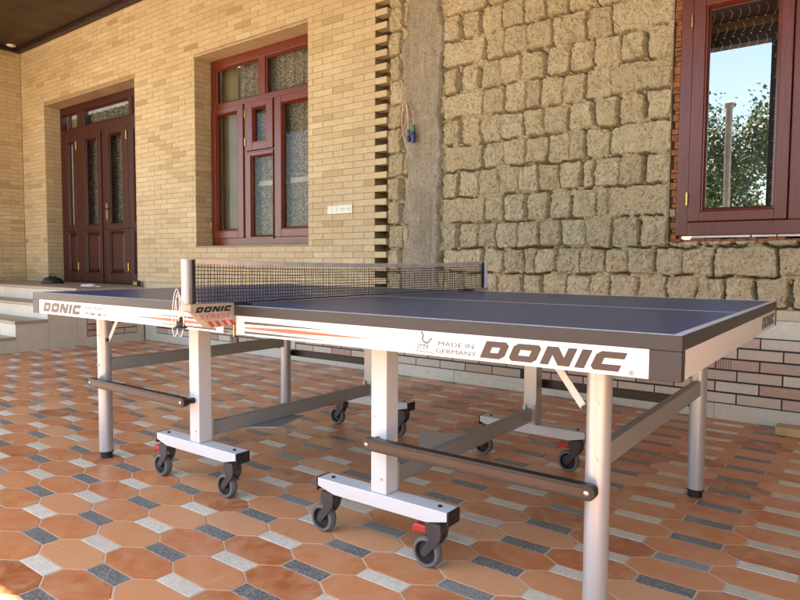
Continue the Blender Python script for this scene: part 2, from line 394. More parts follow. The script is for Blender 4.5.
def make_brick_wall():
    r = thing('brick_wall', 'long pale yellow brick wall with toothed end, pierced by the maroon door and window', 'wall', (-4.8, YB, 0.6))
    P = Vector(r.location)
    b = MB(); brick_face(b, lambda u, v, d: (u, YB + 0.006 - d, v), -8.1, XT, 0.612, CEIL, [WIN, DOOR], phase=XT, vph=VPH)
    # the projecting half bricks of the toothed end
    k = math.floor((0.66 - VPH) / CH)
    while VPH + k * CH < CEIL - 0.02:
        if k % 2 == 0 and VPH + k * CH > 0.64:
            z = VPH + k * CH; j = random.uniform(-0.003, 0.003); c = 0.0025
            b.box(XT + 0.001, -1.535 + j, YB - 0.0005, YB + 0.085, z + c, z + CH - c, 'sand_brick', random.gauss(0.65, 0.12))
        k += 1
    b.build('brickwork', r, smooth=0, loc=None).location = -P
    b = MB(); core(b, -8.1, XT - 0.012, YB + 0.0045, 2.36, 0.611, CEIL, [WIN, DOOR], 'mortar'); o = b.build('mortar_backing', r, smooth=0); o.location = -P
    # reveals
    b = MB(); y0, y1 = YB + 0.002, 2.30
    for (x0, x1, z0, z1), bottom in ((WIN, True), (DOOR, False)):
        brick_face(b, lambda u, v, d: (x0 + d - 0.003, u, v), y0, y1, z0, z1, [], phase=y0, vph=VPH, proud=0.005)
        brick_face(b, lambda u, v, d: (x1 - d + 0.003, u, v), y0, y1, z0, z1, [], phase=y0, vph=VPH, proud=0.005)
    o = b.build('reveal_brickwork', r, smooth=0); o.location = -P
    b = MB()
    x = WIN[0] + .003
    while x < WIN[1] - .01:      # soldier course over the window
        b.box(x + .0015, min(x + .0536, WIN[1] - .003) - .0015, YB + 0.004, 2.3, WIN[3] - 0.012, WIN[3] + 0.001, 'sand_brick', random.gauss(.45, .1)); x += .0536
    b.box(DOOR[0] + 0.003, DOOR[1] - 0.003, YB + 0.004, 2.3, DOOR[3] - 0.012, DOOR[3] + 0.001, 'reveal_plaster')
    b.box(WIN[0] + 0.003, WIN[1] - 0.003, YB + 0.004, 2.3, WIN[2] - 0.001, WIN[2] + 0.006, 'reveal_plaster')
    o = b.build('reveal_plaster', r, smooth=0); o.location = -P
make_brick_wall()
def make_side_wall():
    r = thing('brick_wall', 'short pale yellow brick wall at the far left, meeting the long wall in the corner', 'wall', (-8.1, 0.0, 0.0))
    P = Vector(r.location); b = MB()
    brick_face(b, lambda u, v, d: (-8.1 - 0.006 + d + 0.0, u, v), -0.4, YB - 0.002, 0.0, CEIL, [], phase=0.05, vph=VPH)
    o = b.build('brickwork', r, smooth=0); o.location = -P
    b = MB(); b.box(-8.4, -8.1045, -0.4, 2.36, 0, CEIL, 'mortar'); o = b.build('mortar_backing', r, smooth=0); o.location = -P
make_side_wall()
def make_added_right_wall():  # unseen wall, added to cut the daylight coming from the right
    r = thing('brick_wall', 'plain yellow brick side wall added out of view to keep light off the right side', 'wall', (3.6, 0.0, 0.0))
    P = Vector(r.location); b = MB()
    brick_face(b, lambda u, v, d: (3.606 - d, u, v), -2.5, 1.98, 0.0, CEIL, [], phase=0.05, vph=VPH)
    o = b.build('brickwork', r, smooth=0); o.location = -P
    b = MB(); b.box(3.6045, 3.85, -2.5, 1.98, 0, CEIL - .001, 'mortar'); o = b.build('mortar_backing', r, smooth=0); o.location = -P
make_added_right_wall()

# ------------------------------------------------------------------ adobe wall and cement strip (one relief grid, two meshes)
ROWS = [
 (0.655,[(-1.26,-1.13),(-1.12,-.99),(-0.984,-0.811),(-0.804,-0.657),(-0.647,-0.545),(-0.533,-0.361),(-0.332,-0.2),(-0.19,-0.017),(-0.007,0.143),(0.148,0.272),(.282,.446),(0.455,0.614),(0.626,0.785),(0.798,0.935),(0.95,1.107),(1.114,1.26),(1.289,1.436)]),
 (0.832,[(-1.0,-0.659),(-0.641,-0.494),(-0.485,-0.337),(-0.326,-0.246),(-0.24,-0.096),(-0.088,0.072),(0.076,0.238),(.25,.39),(0.398,0.553),(0.568,0.713),(0.72,0.881),(0.894,1.199),(1.216,1.429)]),
 (1.010,[(-0.984,-0.896),(-0.853,-0.702),(-0.696,-0.55),(-0.541,-0.387),(-0.379,-0.225),(-0.214,-0.069),(-0.053,0.1),(0.108,0.273),(0.288,0.436),(0.461,0.623)]),
 (1.202,[(-1.02,-0.661),(-0.646,-0.502),(-0.49,-0.338),(-0.304,-0.168),(-0.143,-0.002),(0.016,0.173),(0.183,0.25),(0.257,0.623)]),
 (1.394,[(-1.022,-0.897),(-0.871,-0.708),(-0.701,-0.547),(-0.541,-0.394),(-0.388,-0.238),(-0.22,-0.083),(-0.074,0.066),(0.087,0.154),(0.159,0.314),(0.322,0.467),(0.492,0.626)]),
 (1.586,[(-0.991,-0.669),(-0.661,-0.499),(-0.491,-0.332),(-0.325,-0.173),(-0.162,-0.018),(-0.012,0.082),(0.101,0.25),(0.268,0.629)]),
 (1.778,[(-1.006,-0.88),(-0.847,-0.695),(-0.682,-0.53),(-0.524,-0.357),(-0.341,-0.202),(-0.195,-0.038),(-0.014,0.138),(0.167,0.3),(0.314,0.457),(0.481,0.628)]),
 (1.970,[(-1.009,-0.675),(-0.666,-0.497),(-0.491,-0.33),(-0.328,-0.232),(-0.224,-0.077),(-0.069,0.075),(0.09,0.247),(0.254,0.624)]),
 (2.162,[(-1.011,-0.891),(-0.852,-0.719),(-0.682,-0.54),(-0.536,-0.385),(-0.373,-0.206),(-0.172,-0.021),(-0.01,0.141),(0.15,0.306),(0.313,0.458),(0.48,0.63)]),
 (2.354,[(-1.013,-0.666),(-0.642,-0.504),(-0.498,-0.326),(-0.326,-0.151),(-0.143,-0.082),(-0.082,0.075),(0.084,0.245),(0.257,0.629)]),
 (2.546,[(-1.015,-0.883),(-0.845,-0.712),(-0.688,-0.537),(-0.525,-0.363),(-0.354,-0.2),(-0.192,-0.034),(-0.024,0.141),(0.159,0.331),(0.341,0.476),(.487,.63)]),
 (2.738,[(-0.991,-0.648),(-0.636,-0.516),(-0.505,-0.367),(-0.356,-0.212)]),
]
OPEN = (0.625, 1.93, 1.035, 3.03)     # right-hand window opening
def make_adobe():
    rows = [(z, sorted(bl)) for z, bl in ROWS]
    for k in range(1, 6): rows.append((2.738 + 0.192 * k, []))
    R = random.Random(5); blocks = []; full = {}
    for z0, bl in rows:
        h = 0.192 if z0 > 1 else 0.178
        if not bl or bl[0][0] > -1.1 or True:      # rubble strip left of the cement
            bl = [(-1.56, -1.42 + R.uniform(-.03, .03)), (-1.385, -1.2)] + [q for q in bl if q[0] > -1.15]
        x = bl[-1][1] + 0.015 if len(bl) > 2 else -1.02
        while x < 4.6:
            wd = R.choice([0.145, 0.155, 0.15, 0.16, 0.34]) ; bl.append((x, x + wd)); x += wd + R.choice([0.01, 0.015, 0.03])
        full[z0] = bl
        for i, (a, c) in enumerate(bl):
            blocks.append((a, c, z0, z0 + h, R.random(), R.gauss(0, 1), R.gauss(0, 1), R.gauss(0, 1)))
    xs = np.concatenate([np.arange(-1.53, 1.46, 0.0050), np.arange(1.46, 4.8, 0.02)])
    zs = np.concatenate([np.arange(0.60, 2.90, 0.0050), np.arange(2.90, CEIL + .03, 0.02)])
    X, Z = np.meshgrid(xs, zs)
    WX = X + (fbm(X, Z, 9, 1, 3) - .5) * 0.034 + (fbm(X, Z, 34, 21, 3) - .5) * 0.018
    WZ = Z + (fbm(X, Z, 8, 2, 3) - .5) * 0.034 + (fbm(X, Z, 34, 22, 3) - .5) * 0.014
    mort = 0.022 + (fbm(X, Z, 30, 3, 3) - .5) * 0.034
    # mortar beds sit further forward than the open vertical joints
    rz = np.array([r[0] for r in rows] + [rows[-1][0] + .192]); dz = np.min(np.abs(WZ[..., None] - rz), axis=-1)
    bed = np.clip(1 - dz / 0.020, 0, 1)
    h = mort + bed * 0.008 - (1 - bed) * (0.004 + 0.05 * np.clip((fbm(X, Z, 6, 9, 2) - .60) * 9, 0, 1))
    tint = 0.40 + 0.2 * (fbm(X, Z, 20, 4, 3) - .5)
    D = np.full(X.shape, -1.0)
    for a, c, z0, z1, tn, k1, k2, k3 in blocks:
        m = (X > a - .05) & (X < c + .05) & (Z > z0 - .05) & (Z < z1 + .05)
        if not m.any(): continue
        x = WX[m]; z = WZ[m]; big = (c - a) > 0.25
        cx, cz = (a + c) / 2, (z0 + z1) / 2 - 0.003; hx, hz = (c - a) / 2 + .004, (z1 - z0) / 2 - 0.0035 - abs(k3) * .0015
        rr = 0.012 + 0.014 * tn
        qx = np.abs(x - cx) - hx + rr; qz = np.abs(z - cz) - hz + rr
        d = -(np.hypot(np.maximum(qx, 0), np.maximum(qz, 0)) + np.minimum(np.maximum(qx, qz), 0) - rr)
        D[m] = np.maximum(D[m], d)
        prof = np.clip(d / 0.010, 0, 1); prof = 1 - (1 - prof) ** 2.6
        top = 0.036 + 0.006 * k1 + (x - cx) * 0.05 * k2 + (z - cz) * 0.05 * k3
        dome = (0.008 if big else 0.014) * (1 - ((x - cx) / hx) ** 2 * .5 - ((z - cz) / hz) ** 2 * .5)
        s = 3.1 * tn * 50
        rough = (fbm(x + s, z, 16, 5, 4, .6) - .5) * (0.030 if not big else 0.014) + (fbm(x + s, z, 60, 6, 3, .65) - .5) * 0.010
        cr = np.abs(fbm(x - s, z + s, 10, 7, 3) - .5); rough -= np.clip(1 - cr / 0.012, 0, 1) * 0.012 * (0.25 if big else 1.0)
        hb = -0.03 + prof * (0.03 + top + dome + rough)
        cur = h[m]; hit = (d > 0) & (hb > cur)
        cur[hit] = hb[hit]; h[m] = cur
        tt = tint[m]; tt[hit] = 0.25 + 0.65 * tn; tint[m] = tt
    cn = fbm(X, Z, 11, 71, 3); edge = (D > -.0055) & (D < .0005) & (cn > .44); h[edge] = np.minimum(h[edge], -.035 - .04 * (cn[edge] - .4) / .4)
    h -= np.clip((fbm(X, Z, 75, 81, 2, .7) - .66) * 14, 0, 1) * .010      # pits and chips
    # open vertical joints where the photo shows them
    for z0, bl in full.items():
        hh = 0.192 if z0 > 1 else 0.178
        bl = sorted(bl)
        for (a, c), (e, f) in zip(bl[:-1], bl[1:]):
            g = e - c
            if g > .014 or R.random() < .15:
                g = min(max(g * 1.15, .018), .05); xm = (c + e) / 2; zb, zt = z0 + R.uniform(.012, .03), z0 + hh - R.uniform(.015, .05)
                m = (np.abs(WX - xm) < g / 2 * 1.0) & (WZ > zb) & (WZ < zt); h[m] = np.minimum(h[m], -.082)
    # cement strip
    ed_l = -1.375 + (fbm(X * 0, Z, 7, 31, 4) - .5) * 0.13; ed_r = -1.035 + (fbm(X * 0, Z, 6, 41, 4) - .5) * 0.10
    cem = (X > ed_l) & (X < ed_r)
    dd = np.clip(np.minimum(X - ed_l, ed_r - X) / 0.02, 0, 1)
    vert = (fbm(X * 9, Z * 0.8, 4, 51, 3) - .5)
    hc = 0.030 + dd * 0.022 + (fbm(X, Z, 6, 52, 3) - .5) * 0.012 + vert * 0.005 + (fbm(X, Z, 90, 53, 3, .7) - .5) * 0.009
    groove = np.exp(-((X + 1.20 + (fbm(X * 0, Z, 3, 55, 2) - .5) * .01) / 0.006) ** 2) + np.exp(-((X + 1.11) / 0.005) ** 2)
    hc -= groove * 0.004
    h = np.where(cem, np.maximum(hc, 0.02), h)
    tint = np.where(cem, np.clip(0.5 + vert * 1.2 + (fbm(X, Z, 12, 61, 3) - .5), 0, 1), tint)
    Y = 2.062 - h
    nz, nx = X.shape; idx = np.arange(nz * nx).reshape(nz, nx)
    q = np.stack([idx[:-1, :-1], idx[:-1, 1:], idx[1:, 1:], idx[1:, :-1]], -1)
    xc = (X[:-1, :-1] + X[1:, 1:]) / 2; zc = (Z[:-1, :-1] + Z[1:, 1:]) / 2
    keep = ~((xc > OPEN[0]) & (xc < OPEN[1]) & (zc > OPEN[2]) & (zc < OPEN[3]))
    cq = cem[:-1, :-1]
    def mk(name, mask, mat, parent):
        Q = q[mask]; used, inv = np.unique(Q.ravel(), return_inverse=True)
        co = np.stack([X.ravel()[used], Y.ravel()[used], Z.ravel()[used]], -1)
        me = bpy.data.meshes.new(name); me.vertices.add(len(used)); me.vertices.foreach_set('co', co.astype('f').ravel())
        me.loops.add(len(inv)); me.loops.foreach_set('vertex_index', inv.astype('i')); n = len(Q)
        me.polygons.add(n); me.polygons.foreach_set('loop_start', np.arange(0, 4 * n, 4, dtype='i'))
        try: me.polygons.foreach_set('loop_total', np.full(n, 4, dtype='i'))
        except Exception: pass
        me.polygons.foreach_set('use_smooth', np.ones(n, dtype=bool)); me.update(calc_edges=True); me.validate()
        at = me.attributes.new('tint', 'FLOAT', 'POINT'); at.data.foreach_set('value', tint.ravel()[used].astype('f'))
        me.materials.append(MATS[mat]); o = bpy.data.objects.new(name, me); COL.objects.link(o)
        if parent: o.parent = parent
        return o
    r = thing('adobe_wall', 'rough wall of weathered mud blocks with dark open joints behind the table', 'wall')
    mk('mud_blocks', keep & ~cq, 'adobe', r)
    b = MB(); core(b, -1.66, 4.8, 2.15, 2.36, 0, CEIL, [OPEN], 'mortar'); b.build('wall_core', r, smooth=0)
    b = MB(); x0, x1, z0, z1 = OPEN
    for u, v in ((x0 - .008, x0), (x1, x1 + .008)): b.box(u, v, 2.03, 2.151, z0 - .008, z1 + .008, 'mortar')
    b.box(x0, x1, 2.03, 2.151, z0 - .008, z0, 'mortar'); b.box(x0, x1, 2.03, 2.151, z1, z1 + .008, 'mortar'); b.build('opening_edge', r, smooth=0)
    c = mk('cement_strip', keep & cq, 'cement_render', None)
    tag(c, 'grey cement strip running up the wall between the toothed bricks and mud blocks', 'plaster strip')
make_adobe()

# ------------------------------------------------------------------ plinth with inlaid panels
def make_plinth():
    r = thing('plinth', 'low cream stone plinth with black jointed brick inlay under the mud block wall', 'plinth', (0, 2.0, 0)); P = Vector(r.location)
    b = MB(); x = -5.08
    while x < 4.8:
        x2 = min(x + 0.6, 4.8); b.box(x + .001, x2 - .001, 2.0, 2.12, 0, 0.594, 'cream_stone', random.random()); x = x2
    b.build('stone_slab', r, bevel=0.0015, smooth=0).location = -P
    b = MB(); x = -5.08
    while x < 4.8:
        x2 = min(x + 1.1, 4.8); b.box(x + .001, x2 - .001, 1.985, 2.10, 0.594, 0.650, 'cap_stone', random.random()); x = x2
    b.build('cap_slab', r, bevel=0.003, smooth=0).location = -P
    def panel(mapf, u0, u1, name, parent, P, ph):
        b = MB(); z0, z1, RH, BLn = 0.093, 0.490, 0.0662, 0.2265
        b.prism([(u0, z0), (u1, z0), (u1, z1), (u0, z1)], mapf, 0.0, 0.003, 'black_joint')
        for k in range(6):
            za, zb = z0 + .003 + k * (z1 - z0 - .003) / 6, z0 + (k + 1) * (z1 - z0 - .003) / 6
            off = ph + (BLn / 2 if k % 2 == 0 else 0); i = math.floor((u0 - off) / BLn)
            while off + i * BLn < u1:
                a, c = max(off + i * BLn + .004, u0 + .004), min(off + (i + 1) * BLn - .004, u1 - .004); i += 1
                if c - a < .02: continue
                b.prism([(a, za + .004), (c, za + .004), (c, zb - .004), (a, zb - .004)], mapf, 0.001, 0.0055, 'inlay_stone', random.choice([random.uniform(0, .15), random.uniform(.2, .5), random.uniform(.5, .8), random.uniform(.8, 1)]))
                if k == 3 and a < 1.1 < c + 0.1 and u0 > -1:
                    for s_ in range(6): b.prism([(a + .010 + s_ * .013, za + .006), (a + .013 + s_ * .013, za + .006), (a + .013 + s_ * .013, zb - .006), (a + .010 + s_ * .013, zb - .006)], mapf, 0.0055, 0.0062, 'stripe_brown')
        b.build(name, parent, smooth=0).location = -P
    my = lambda u, v, d: (u, 2.0 - d, v)
    for u0, u1 in ((-4.84, -2.72), (-2.60, -0.298), (-0.19, 2.3), (2.42, 4.7)): panel(my, u0, u1, 'brick_inlay', r, P, 1.147)
    # porch: platform, steps, side panels
    r = thing('porch', 'raised cream stone porch with three steps in front of the maroon door', 'porch', (-6.6, 1.2, 0)); P = Vector(r.location)
    X1 = -5.08
    def mass(name, y0, y1, z1, tread=True):
        b = MB(); y = y0
        ys = [y0]
        while ys[-1] < y1 - .5: ys.append(ys[-1] + 0.42)
        if ys[-1] < y1: ys.append(y1)
        b.box(-8.1, X1 - .03, y0 + .03, y1, 0, z1 - .031, 'cream_stone')
        for a, c in zip(ys[:-1], ys[1:]): b.box(X1 - .0295, X1, a + (.0005 if a > y0 else 0), c - .0005, 0, z1 - .031, 'cream_stone', random.random())
        x = -8.1
        while x < X1 - .031: x2 = min(x + .6, X1 - .0305); b.box(x, x2 - .001, y0, y0 + .0295, 0, z1 - .031, 'cream_stone', random.random()); x = x2 if x2 < X1 - .031 else X1
        o = b.build(name, r, smooth=0); o.location = -P
        b = MB(); b.box(-8.1, X1 + .010, y0 - .010, y1, z1 - .03, z1, 'step_tread', .6); t = b.build('tread', o, bevel=.003, smooth=0)
    mass('step', 0.325, 0.625, 0.152); mass('step', 0.626, 0.93, 0.305); mass('step', 0.931, 1.23, 0.459); mass('platform', 1.231, YB - .001, 0.612)
    panel(lambda u, v, d: (X1 + d, u, v), 1.33, 1.90, 'brick_inlay', r, P, 1.41)
make_plinth()

# ------------------------------------------------------------------ roof
def make_roof():
    b = MB(); b.box(-8.3, 5.4, -2.75, 2.4, CEIL, CEIL + .12, 'ceiling_brown'); r = b.build('veranda_ceiling', smooth=0)
    tag(r, 'dark brown boarded veranda ceiling over the whole table', 'ceiling')
    b = MB(); b.box(-8.1, 4.8, YB - .075, YB - .001, CEIL - .045, CEIL - .001, 'cornice_dark'); b.box(-8.1, -8.03, -2.6, YB - .076, CEIL - .045, CEIL - .001, 'cornice_dark')
    b.build('cornice', r, bevel=.004, smooth=0)
    b = MB(); b.box(-8.3, 5.4, -2.76, -2.58, 3.55, 3.735, 'beam_brown'); b.box(-8.3, 5.4, -2.74, -2.565, 3.735, CEIL - .001, 'beam_tan')
    tag(b.build('roof_beam', bevel=.006, smooth=0), 'dark and tan beam along the open edge of the veranda', 'beam')
    for i, x in enumerate((-6.4, -2.95, 0.575, 4.3)):
        r = thing('porch_post', ['brown post holding the beam near the left wall', 'brown post holding the beam opposite the center window', 'brown post holding the beam, reflected in the right window', 'brown post holding the beam at the open right end'][i], 'post', (x, -2.67, 0), group='posts along the open veranda edge')
        b = MB(); b.box(-.06, .06, -.06, .06, .12, 3.549, 'beam_brown'); b.build('shaft', r, bevel=.006, smooth=0)
        b = MB(); b.box(-.10, .10, -.10, .10, 0, .12, 'cream_stone'); b.build('base', r, bevel=.006, smooth=0)
    r = thing('ceiling_light', 'small round white ceiling light in the far left corner', 'lamp', (-7.93, 1.81, CEIL))
    b = MB(); b.lathe([(.001, -.016), (.04, -.016), (.052, -.012), (.056, 0)], (0, 0, 0), (0, 0, 1), 'lamp_white'); b.build('lens', r)
make_roof()

# ------------------------------------------------------------------ windows and door
def frame_bars(b, x0, x1, z0, z1, wl, wr, wb, wt, y0, y1, mat, mould=0.0):
    b.box(x0, x0 + wl, y0, y1, z0, z1, mat); b.box(x1 - wr, x1, y0, y1, z0, z1, mat)
    b.box(x0 + wl, x1 - wr, y0 + .0005, y1, z1 - wt, z1, mat); b.box(x0 + wl, x1 - wr, y0 + .0005, y1, z0, z0 + wb, mat)
def bead(b, gx0, gx1, gz0, gz1, y, mat, w=0.018, d=0.014):
    # bevelled glazing bead round a pane
    for a, c, e, f in ((gx0 - w, gx1 + w, gz1, gz1 + w), (gx0 - w, gx1 + w, gz0 - w, gz0)):
        b.prism([(0, e), (d, e), (d, f), (0, f)], lambda u, v, k, a=a, c=c: ((a if k == 0 else c), y + u, v), 0, 1, mat)
    b.box(gx0 - w, gx0, y, y + d, gz0, gz1, mat); b.box(gx1, gx1 + w, y, y + d, gz0, gz1, mat)
def sash(parent, x0, x1, z0, z1, g, yf, depth, mat, glass, P, hinges=(), proud=0.014, name='sash'):
    gx0, gx1, gz0, gz1 = g; b = MB()
    bw = .020
    frame_bars(b, x0, x1, z0, z1, gx0 - x0 - bw, x1 - gx1 - bw, gz0 - z0 - bw, z1 - gz1 - bw, yf - proud, yf + depth, mat)
    o = b.build(name, parent, bevel=.004, smooth=0); o.location = -P
    b = MB()
    # sloped inner moulding
    yo, yi = yf - proud + .008, yf + .012
    O = [(gx0 - bw, gz0 - bw), (gx1 + bw, gz0 - bw), (gx1 + bw, gz1 + bw), (gx0 - bw, gz1 + bw)]; I = [(gx0, gz0), (gx1, gz0), (gx1, gz1), (gx0, gz1)]
    m1 = [((a[0] * .5 + c[0] * .5), (a[1] * .5 + c[1] * .5)) for a, c in zip(O, I)]
    vs = [(x, yo, z) for x, z in O] + [(x, yo - .003, z) for x, z in m1] + [(x, yi, z) for x, z in I] + [(x, yi + .02, z) for x, z in I]
    fs = []
    for k in range(3):
        for i in range(4): fs.append((k * 4 + i, k * 4 + (i + 1) % 4, k * 4 + 4 + (i + 1) % 4, k * 4 + 4 + i))
    b.add(vs, fs, mat); b.build('moulding', o, smooth=0)
    if glass:
        b = MB(); b.add([(gx0, yi + .008, gz0), (gx1, yi + .008, gz0), (gx1, yi + .008, gz1), (gx0, yi + .008, gz1)], [(0, 1, 2, 3)], glass); b.build('pane', o, smooth=0)
    else:
        b = MB(); c = .035; b.add([(x, yi + .010, z) for x, z in I] + [(x + c * s, yi - .004, z + c * s2) for (x, z), (s, s2) in zip(I, ((1, 1), (-1, 1), (-1, -1), (1, -1)))], [(0, 1, 5, 4), (1, 2, 6, 5), (2, 3, 7, 6), (3, 0, 4, 7), (4, 5, 6, 7)], mat); b.build('panel', o, smooth=0)
    for hx, hz in hinges:
        b = MB(); b.cyl((hx, yf - proud - .006, hz - .038), (hx, yf - proud - .006, hz + .038), .0065, 'brass', 10); b.build('hinge', o)
    return o
def curtain(parent, x0, x1, z0, z1, y, mat, P, folds=14, amp=.012, name='curtain'):
    n = max(8, int((x1 - x0) / .012)); b = MB(); vs = []
    for zz in (z0, z1):
        for i in range(n + 1):
            x = x0 + (x1 - x0) * i / n; vs.append((x, y + amp * math.sin(i / n * folds * 2 * PI + zz) + amp * .4 * math.sin(i * 1.7), zz))
    b.add(vs, [(i, i + 1, n + 2 + i, n + 1 + i) for i in range(n)], mat)
    o = b.build(name, parent, smooth=80); o.location = -P; return o
def center_window():
    r = thing('window', 'dark red wooden window with lace curtains set deep in the yellow brick wall', 'window', (-3.25, 2.19, 1.06), group='dark red wooden windows'); P = Vector(r.location); Y = 2.19; W = 'dark_red_wood'
    b = MB(); frame_bars(b, -4.066, -2.424, 1.062, 2.997, .075, .075, .085, .09, Y, Y + .07, W)
    b.box(-3.991, -2.499, Y + .0004, Y + .07, 2.487, 2.545, W); b.box(-3.310, -3.205, Y - .004, Y + .07, 2.545, 2.907, W)
    b.box(-3.532, -3.488, Y + .0008, Y + .07, 1.147, 2.487, W); b.box(-3.088, -3.066, Y + .0008, Y + .07, 1.147, 2.487, W)
    b.box(-3.488, -3.088, Y + .0008, Y + .07, 1.995, 2.010, W)
    b.build('outer_frame', r, bevel=.004, smooth=0).location = -P
    for g in ((-3.97, -3.327, 2.553, 2.885), (-3.19, -2.52, 2.553, 2.885)):
        o = sash(r, g[0] - .022, g[1] + .022, g[2] - .022, g[3] + .022, g, Y + .004, .05, W, 'clear_glass', P, proud=.004, name='fanlight')
    sash(r, -4.052, -3.533, 1.145, 2.485, (-3.960, -3.640, 1.240, 2.415), Y, .05, W, 'clear_glass', P, [(-4.058, 1.28), (-4.058, 2.33)])
    sash(r, -3.486, -3.090, 2.012, 2.485, (-3.372, -3.200, 2.103, 2.412), Y, .05, W, 'clear_glass', P, [(-3.494, 2.10), (-3.494, 2.38)])
    sash(r, -3.486, -3.090, 1.130, 1.992, (-3.408, -3.112, 1.168, 1.94), Y, .05, W, 'clear_glass', P, proud=.010)
    sash(r, -3.064, -2.440, 1.145, 2.487, (-2.952, -2.525, 1.240, 2.405), Y, .05, W, 'clear_glass', P)
    curtain(r, -3.72, -2.44, 1.1, 2.95, Y + .11, 'lace', P, 9, .016, 'lace_curtain')
    curtain(r, -4.05, -3.78, 1.1, 2.95, Y + .13, 'curtain_olive', P, 2, .010, 'drape')
    b = MB()
    for a in (-3.41, -2.95): b.box(a, a + .42, Y + .084, Y + .087, 1.665, 1.715, 'interior_paint')
    b.build('curtain_band', r, smooth=0).location = -P
    b = MB(); b.box(-4.0, -2.6, Y + .30, Y + .31, 1.05, 3.0, 'interior_paint'); b.build('pane_backing', r, smooth=0).location = -P
center_window()
def right_window():
    r = thing('window', 'large dark red window in the mud block wall, its pane reflecting sky and trees', 'window', (1.3, 2.0, 1.07), group='dark red wooden windows'); P = Vector(r.location); Y = 2.012; W = 'dark_red_wood'
    b = MB(); frame_bars(b, .673, 1.90, 1.070, 2.99, .066, .066, .080, .08, Y, Y + .085, W)
    b.box(.739, 1.834, Y + .0005, Y + .085, 2.462, 2.525, W); b.box(1.250, 1.322, Y + .001, Y + .085, 1.150, 2.462, W)
    b.build('outer_frame', r, bevel=.004, smooth=0).location = -P
    sash(r, .741, 1.247, 1.152, 2.460, (.828, 1.168, 1.230, 2.368), Y, .06, W, 'mirror_glass', P, [(.735, 1.285), (.735, 2.315)])
    sash(r, 1.325, 1.832, 1.152, 2.460, (1.412, 1.750, 1.230, 2.368), Y, .06, W, 'mirror_glass', P, [(1.838, 1.285), (1.838, 2.315)])
    sash(r, .742, 1.831, 2.527, 2.908, (.80, 1.775, 2.585, 2.85), Y, .06, W, 'mirror_glass', P, name='fanlight')
    b = MB(); yl = Y + .075; RL = random.Random(8)
    def motif(x, z, k):
        a0 = RL.uniform(-.2, .2)
        b.tube([(x + k * math.cos(a0 - 1.1 + t * 2.0) - k, yl + RL.uniform(0, .004), z + k * 1.2 * math.sin(a0 - 1.1 + t * 2.0)) for t in (0, .2, .4, .6, .8, 1)], k * .045, 'net_tape', 4)
        b.lathe([(k * .16, 0), (k * .16, .001)], (x - k * .55, yl, z - k * 1.6), (0, 1, 0), 'net_tape', 8)
    for x0 in (.80, 1.39):
        nx = 9
        for i in range(nx):
            x = x0 + .035 + i * .046
            for j in range(3): motif(x + (.023 if j % 2 else 0), 2.34 - j * .085, .026)
            for j in range(5): motif(x + (.012 if j % 2 else 0), 1.24 + j * .032, .013)
        for j in range(14): motif(x0 + .365 + (.014 if j % 2 else 0), 1.40 + j * .058, .022)
    b.build('lace_curtain', r, smooth=0).location = -P
    b = MB(); b.box(.70, 1.88, Y + .33, Y + .34, 1.05, 3.0, 'black_joint'); b.build('pane_backing', r, smooth=0).location = -P  # black sheet standing in for the darkness of the room behind the panes
    # packing round the frame
    b = MB(); z = 1.03; R = random.Random(3)
    while z < 3.0:
        h = R.uniform(.010, .050); b.box(.638 + R.uniform(-.010, .014), .6725, 2.013 + R.uniform(0, .010), 2.10, z, z + h - .003, 'foam_orange'); z += h
    b.build('brick_chip_packing', r, bevel=.003, smooth=0, label='orange brick chips packed beside the frame').location = -P
    b = MB(); x = .66
    while x < 1.90:
        w_ = R.uniform(.03, .09); b.box(x, x + w_, 2.020 + R.uniform(-.006, .010), 2.10, 1.030, 1.054 + R.uniform(-.008, .003), 'foam_orange'); x += w_
    b.build('foam_bead', r, bevel=.005, smooth=0).location = -P
    b = MB(); b.box(.76, 1.07, 2.022, 2.09, 1.0575, 1.0690, 'foam_white'); b.box(1.078, 1.20, 2.022, 2.09, 1.0575, 1.0690, 'foam_white'); b.box(1.206, 1.88, 2.022, 2.09, 1.0575, 1.0690, 'foam_white')
    b.build('white_shim', r, smooth=0).location = -P
    b = MB(); b.box(.634, .668, 2.010, 2.09, 1.185, 1.232, 'cement_render'); b.build('stone_chip', r, bevel=.008, smooth=0).location = -P
right_window()
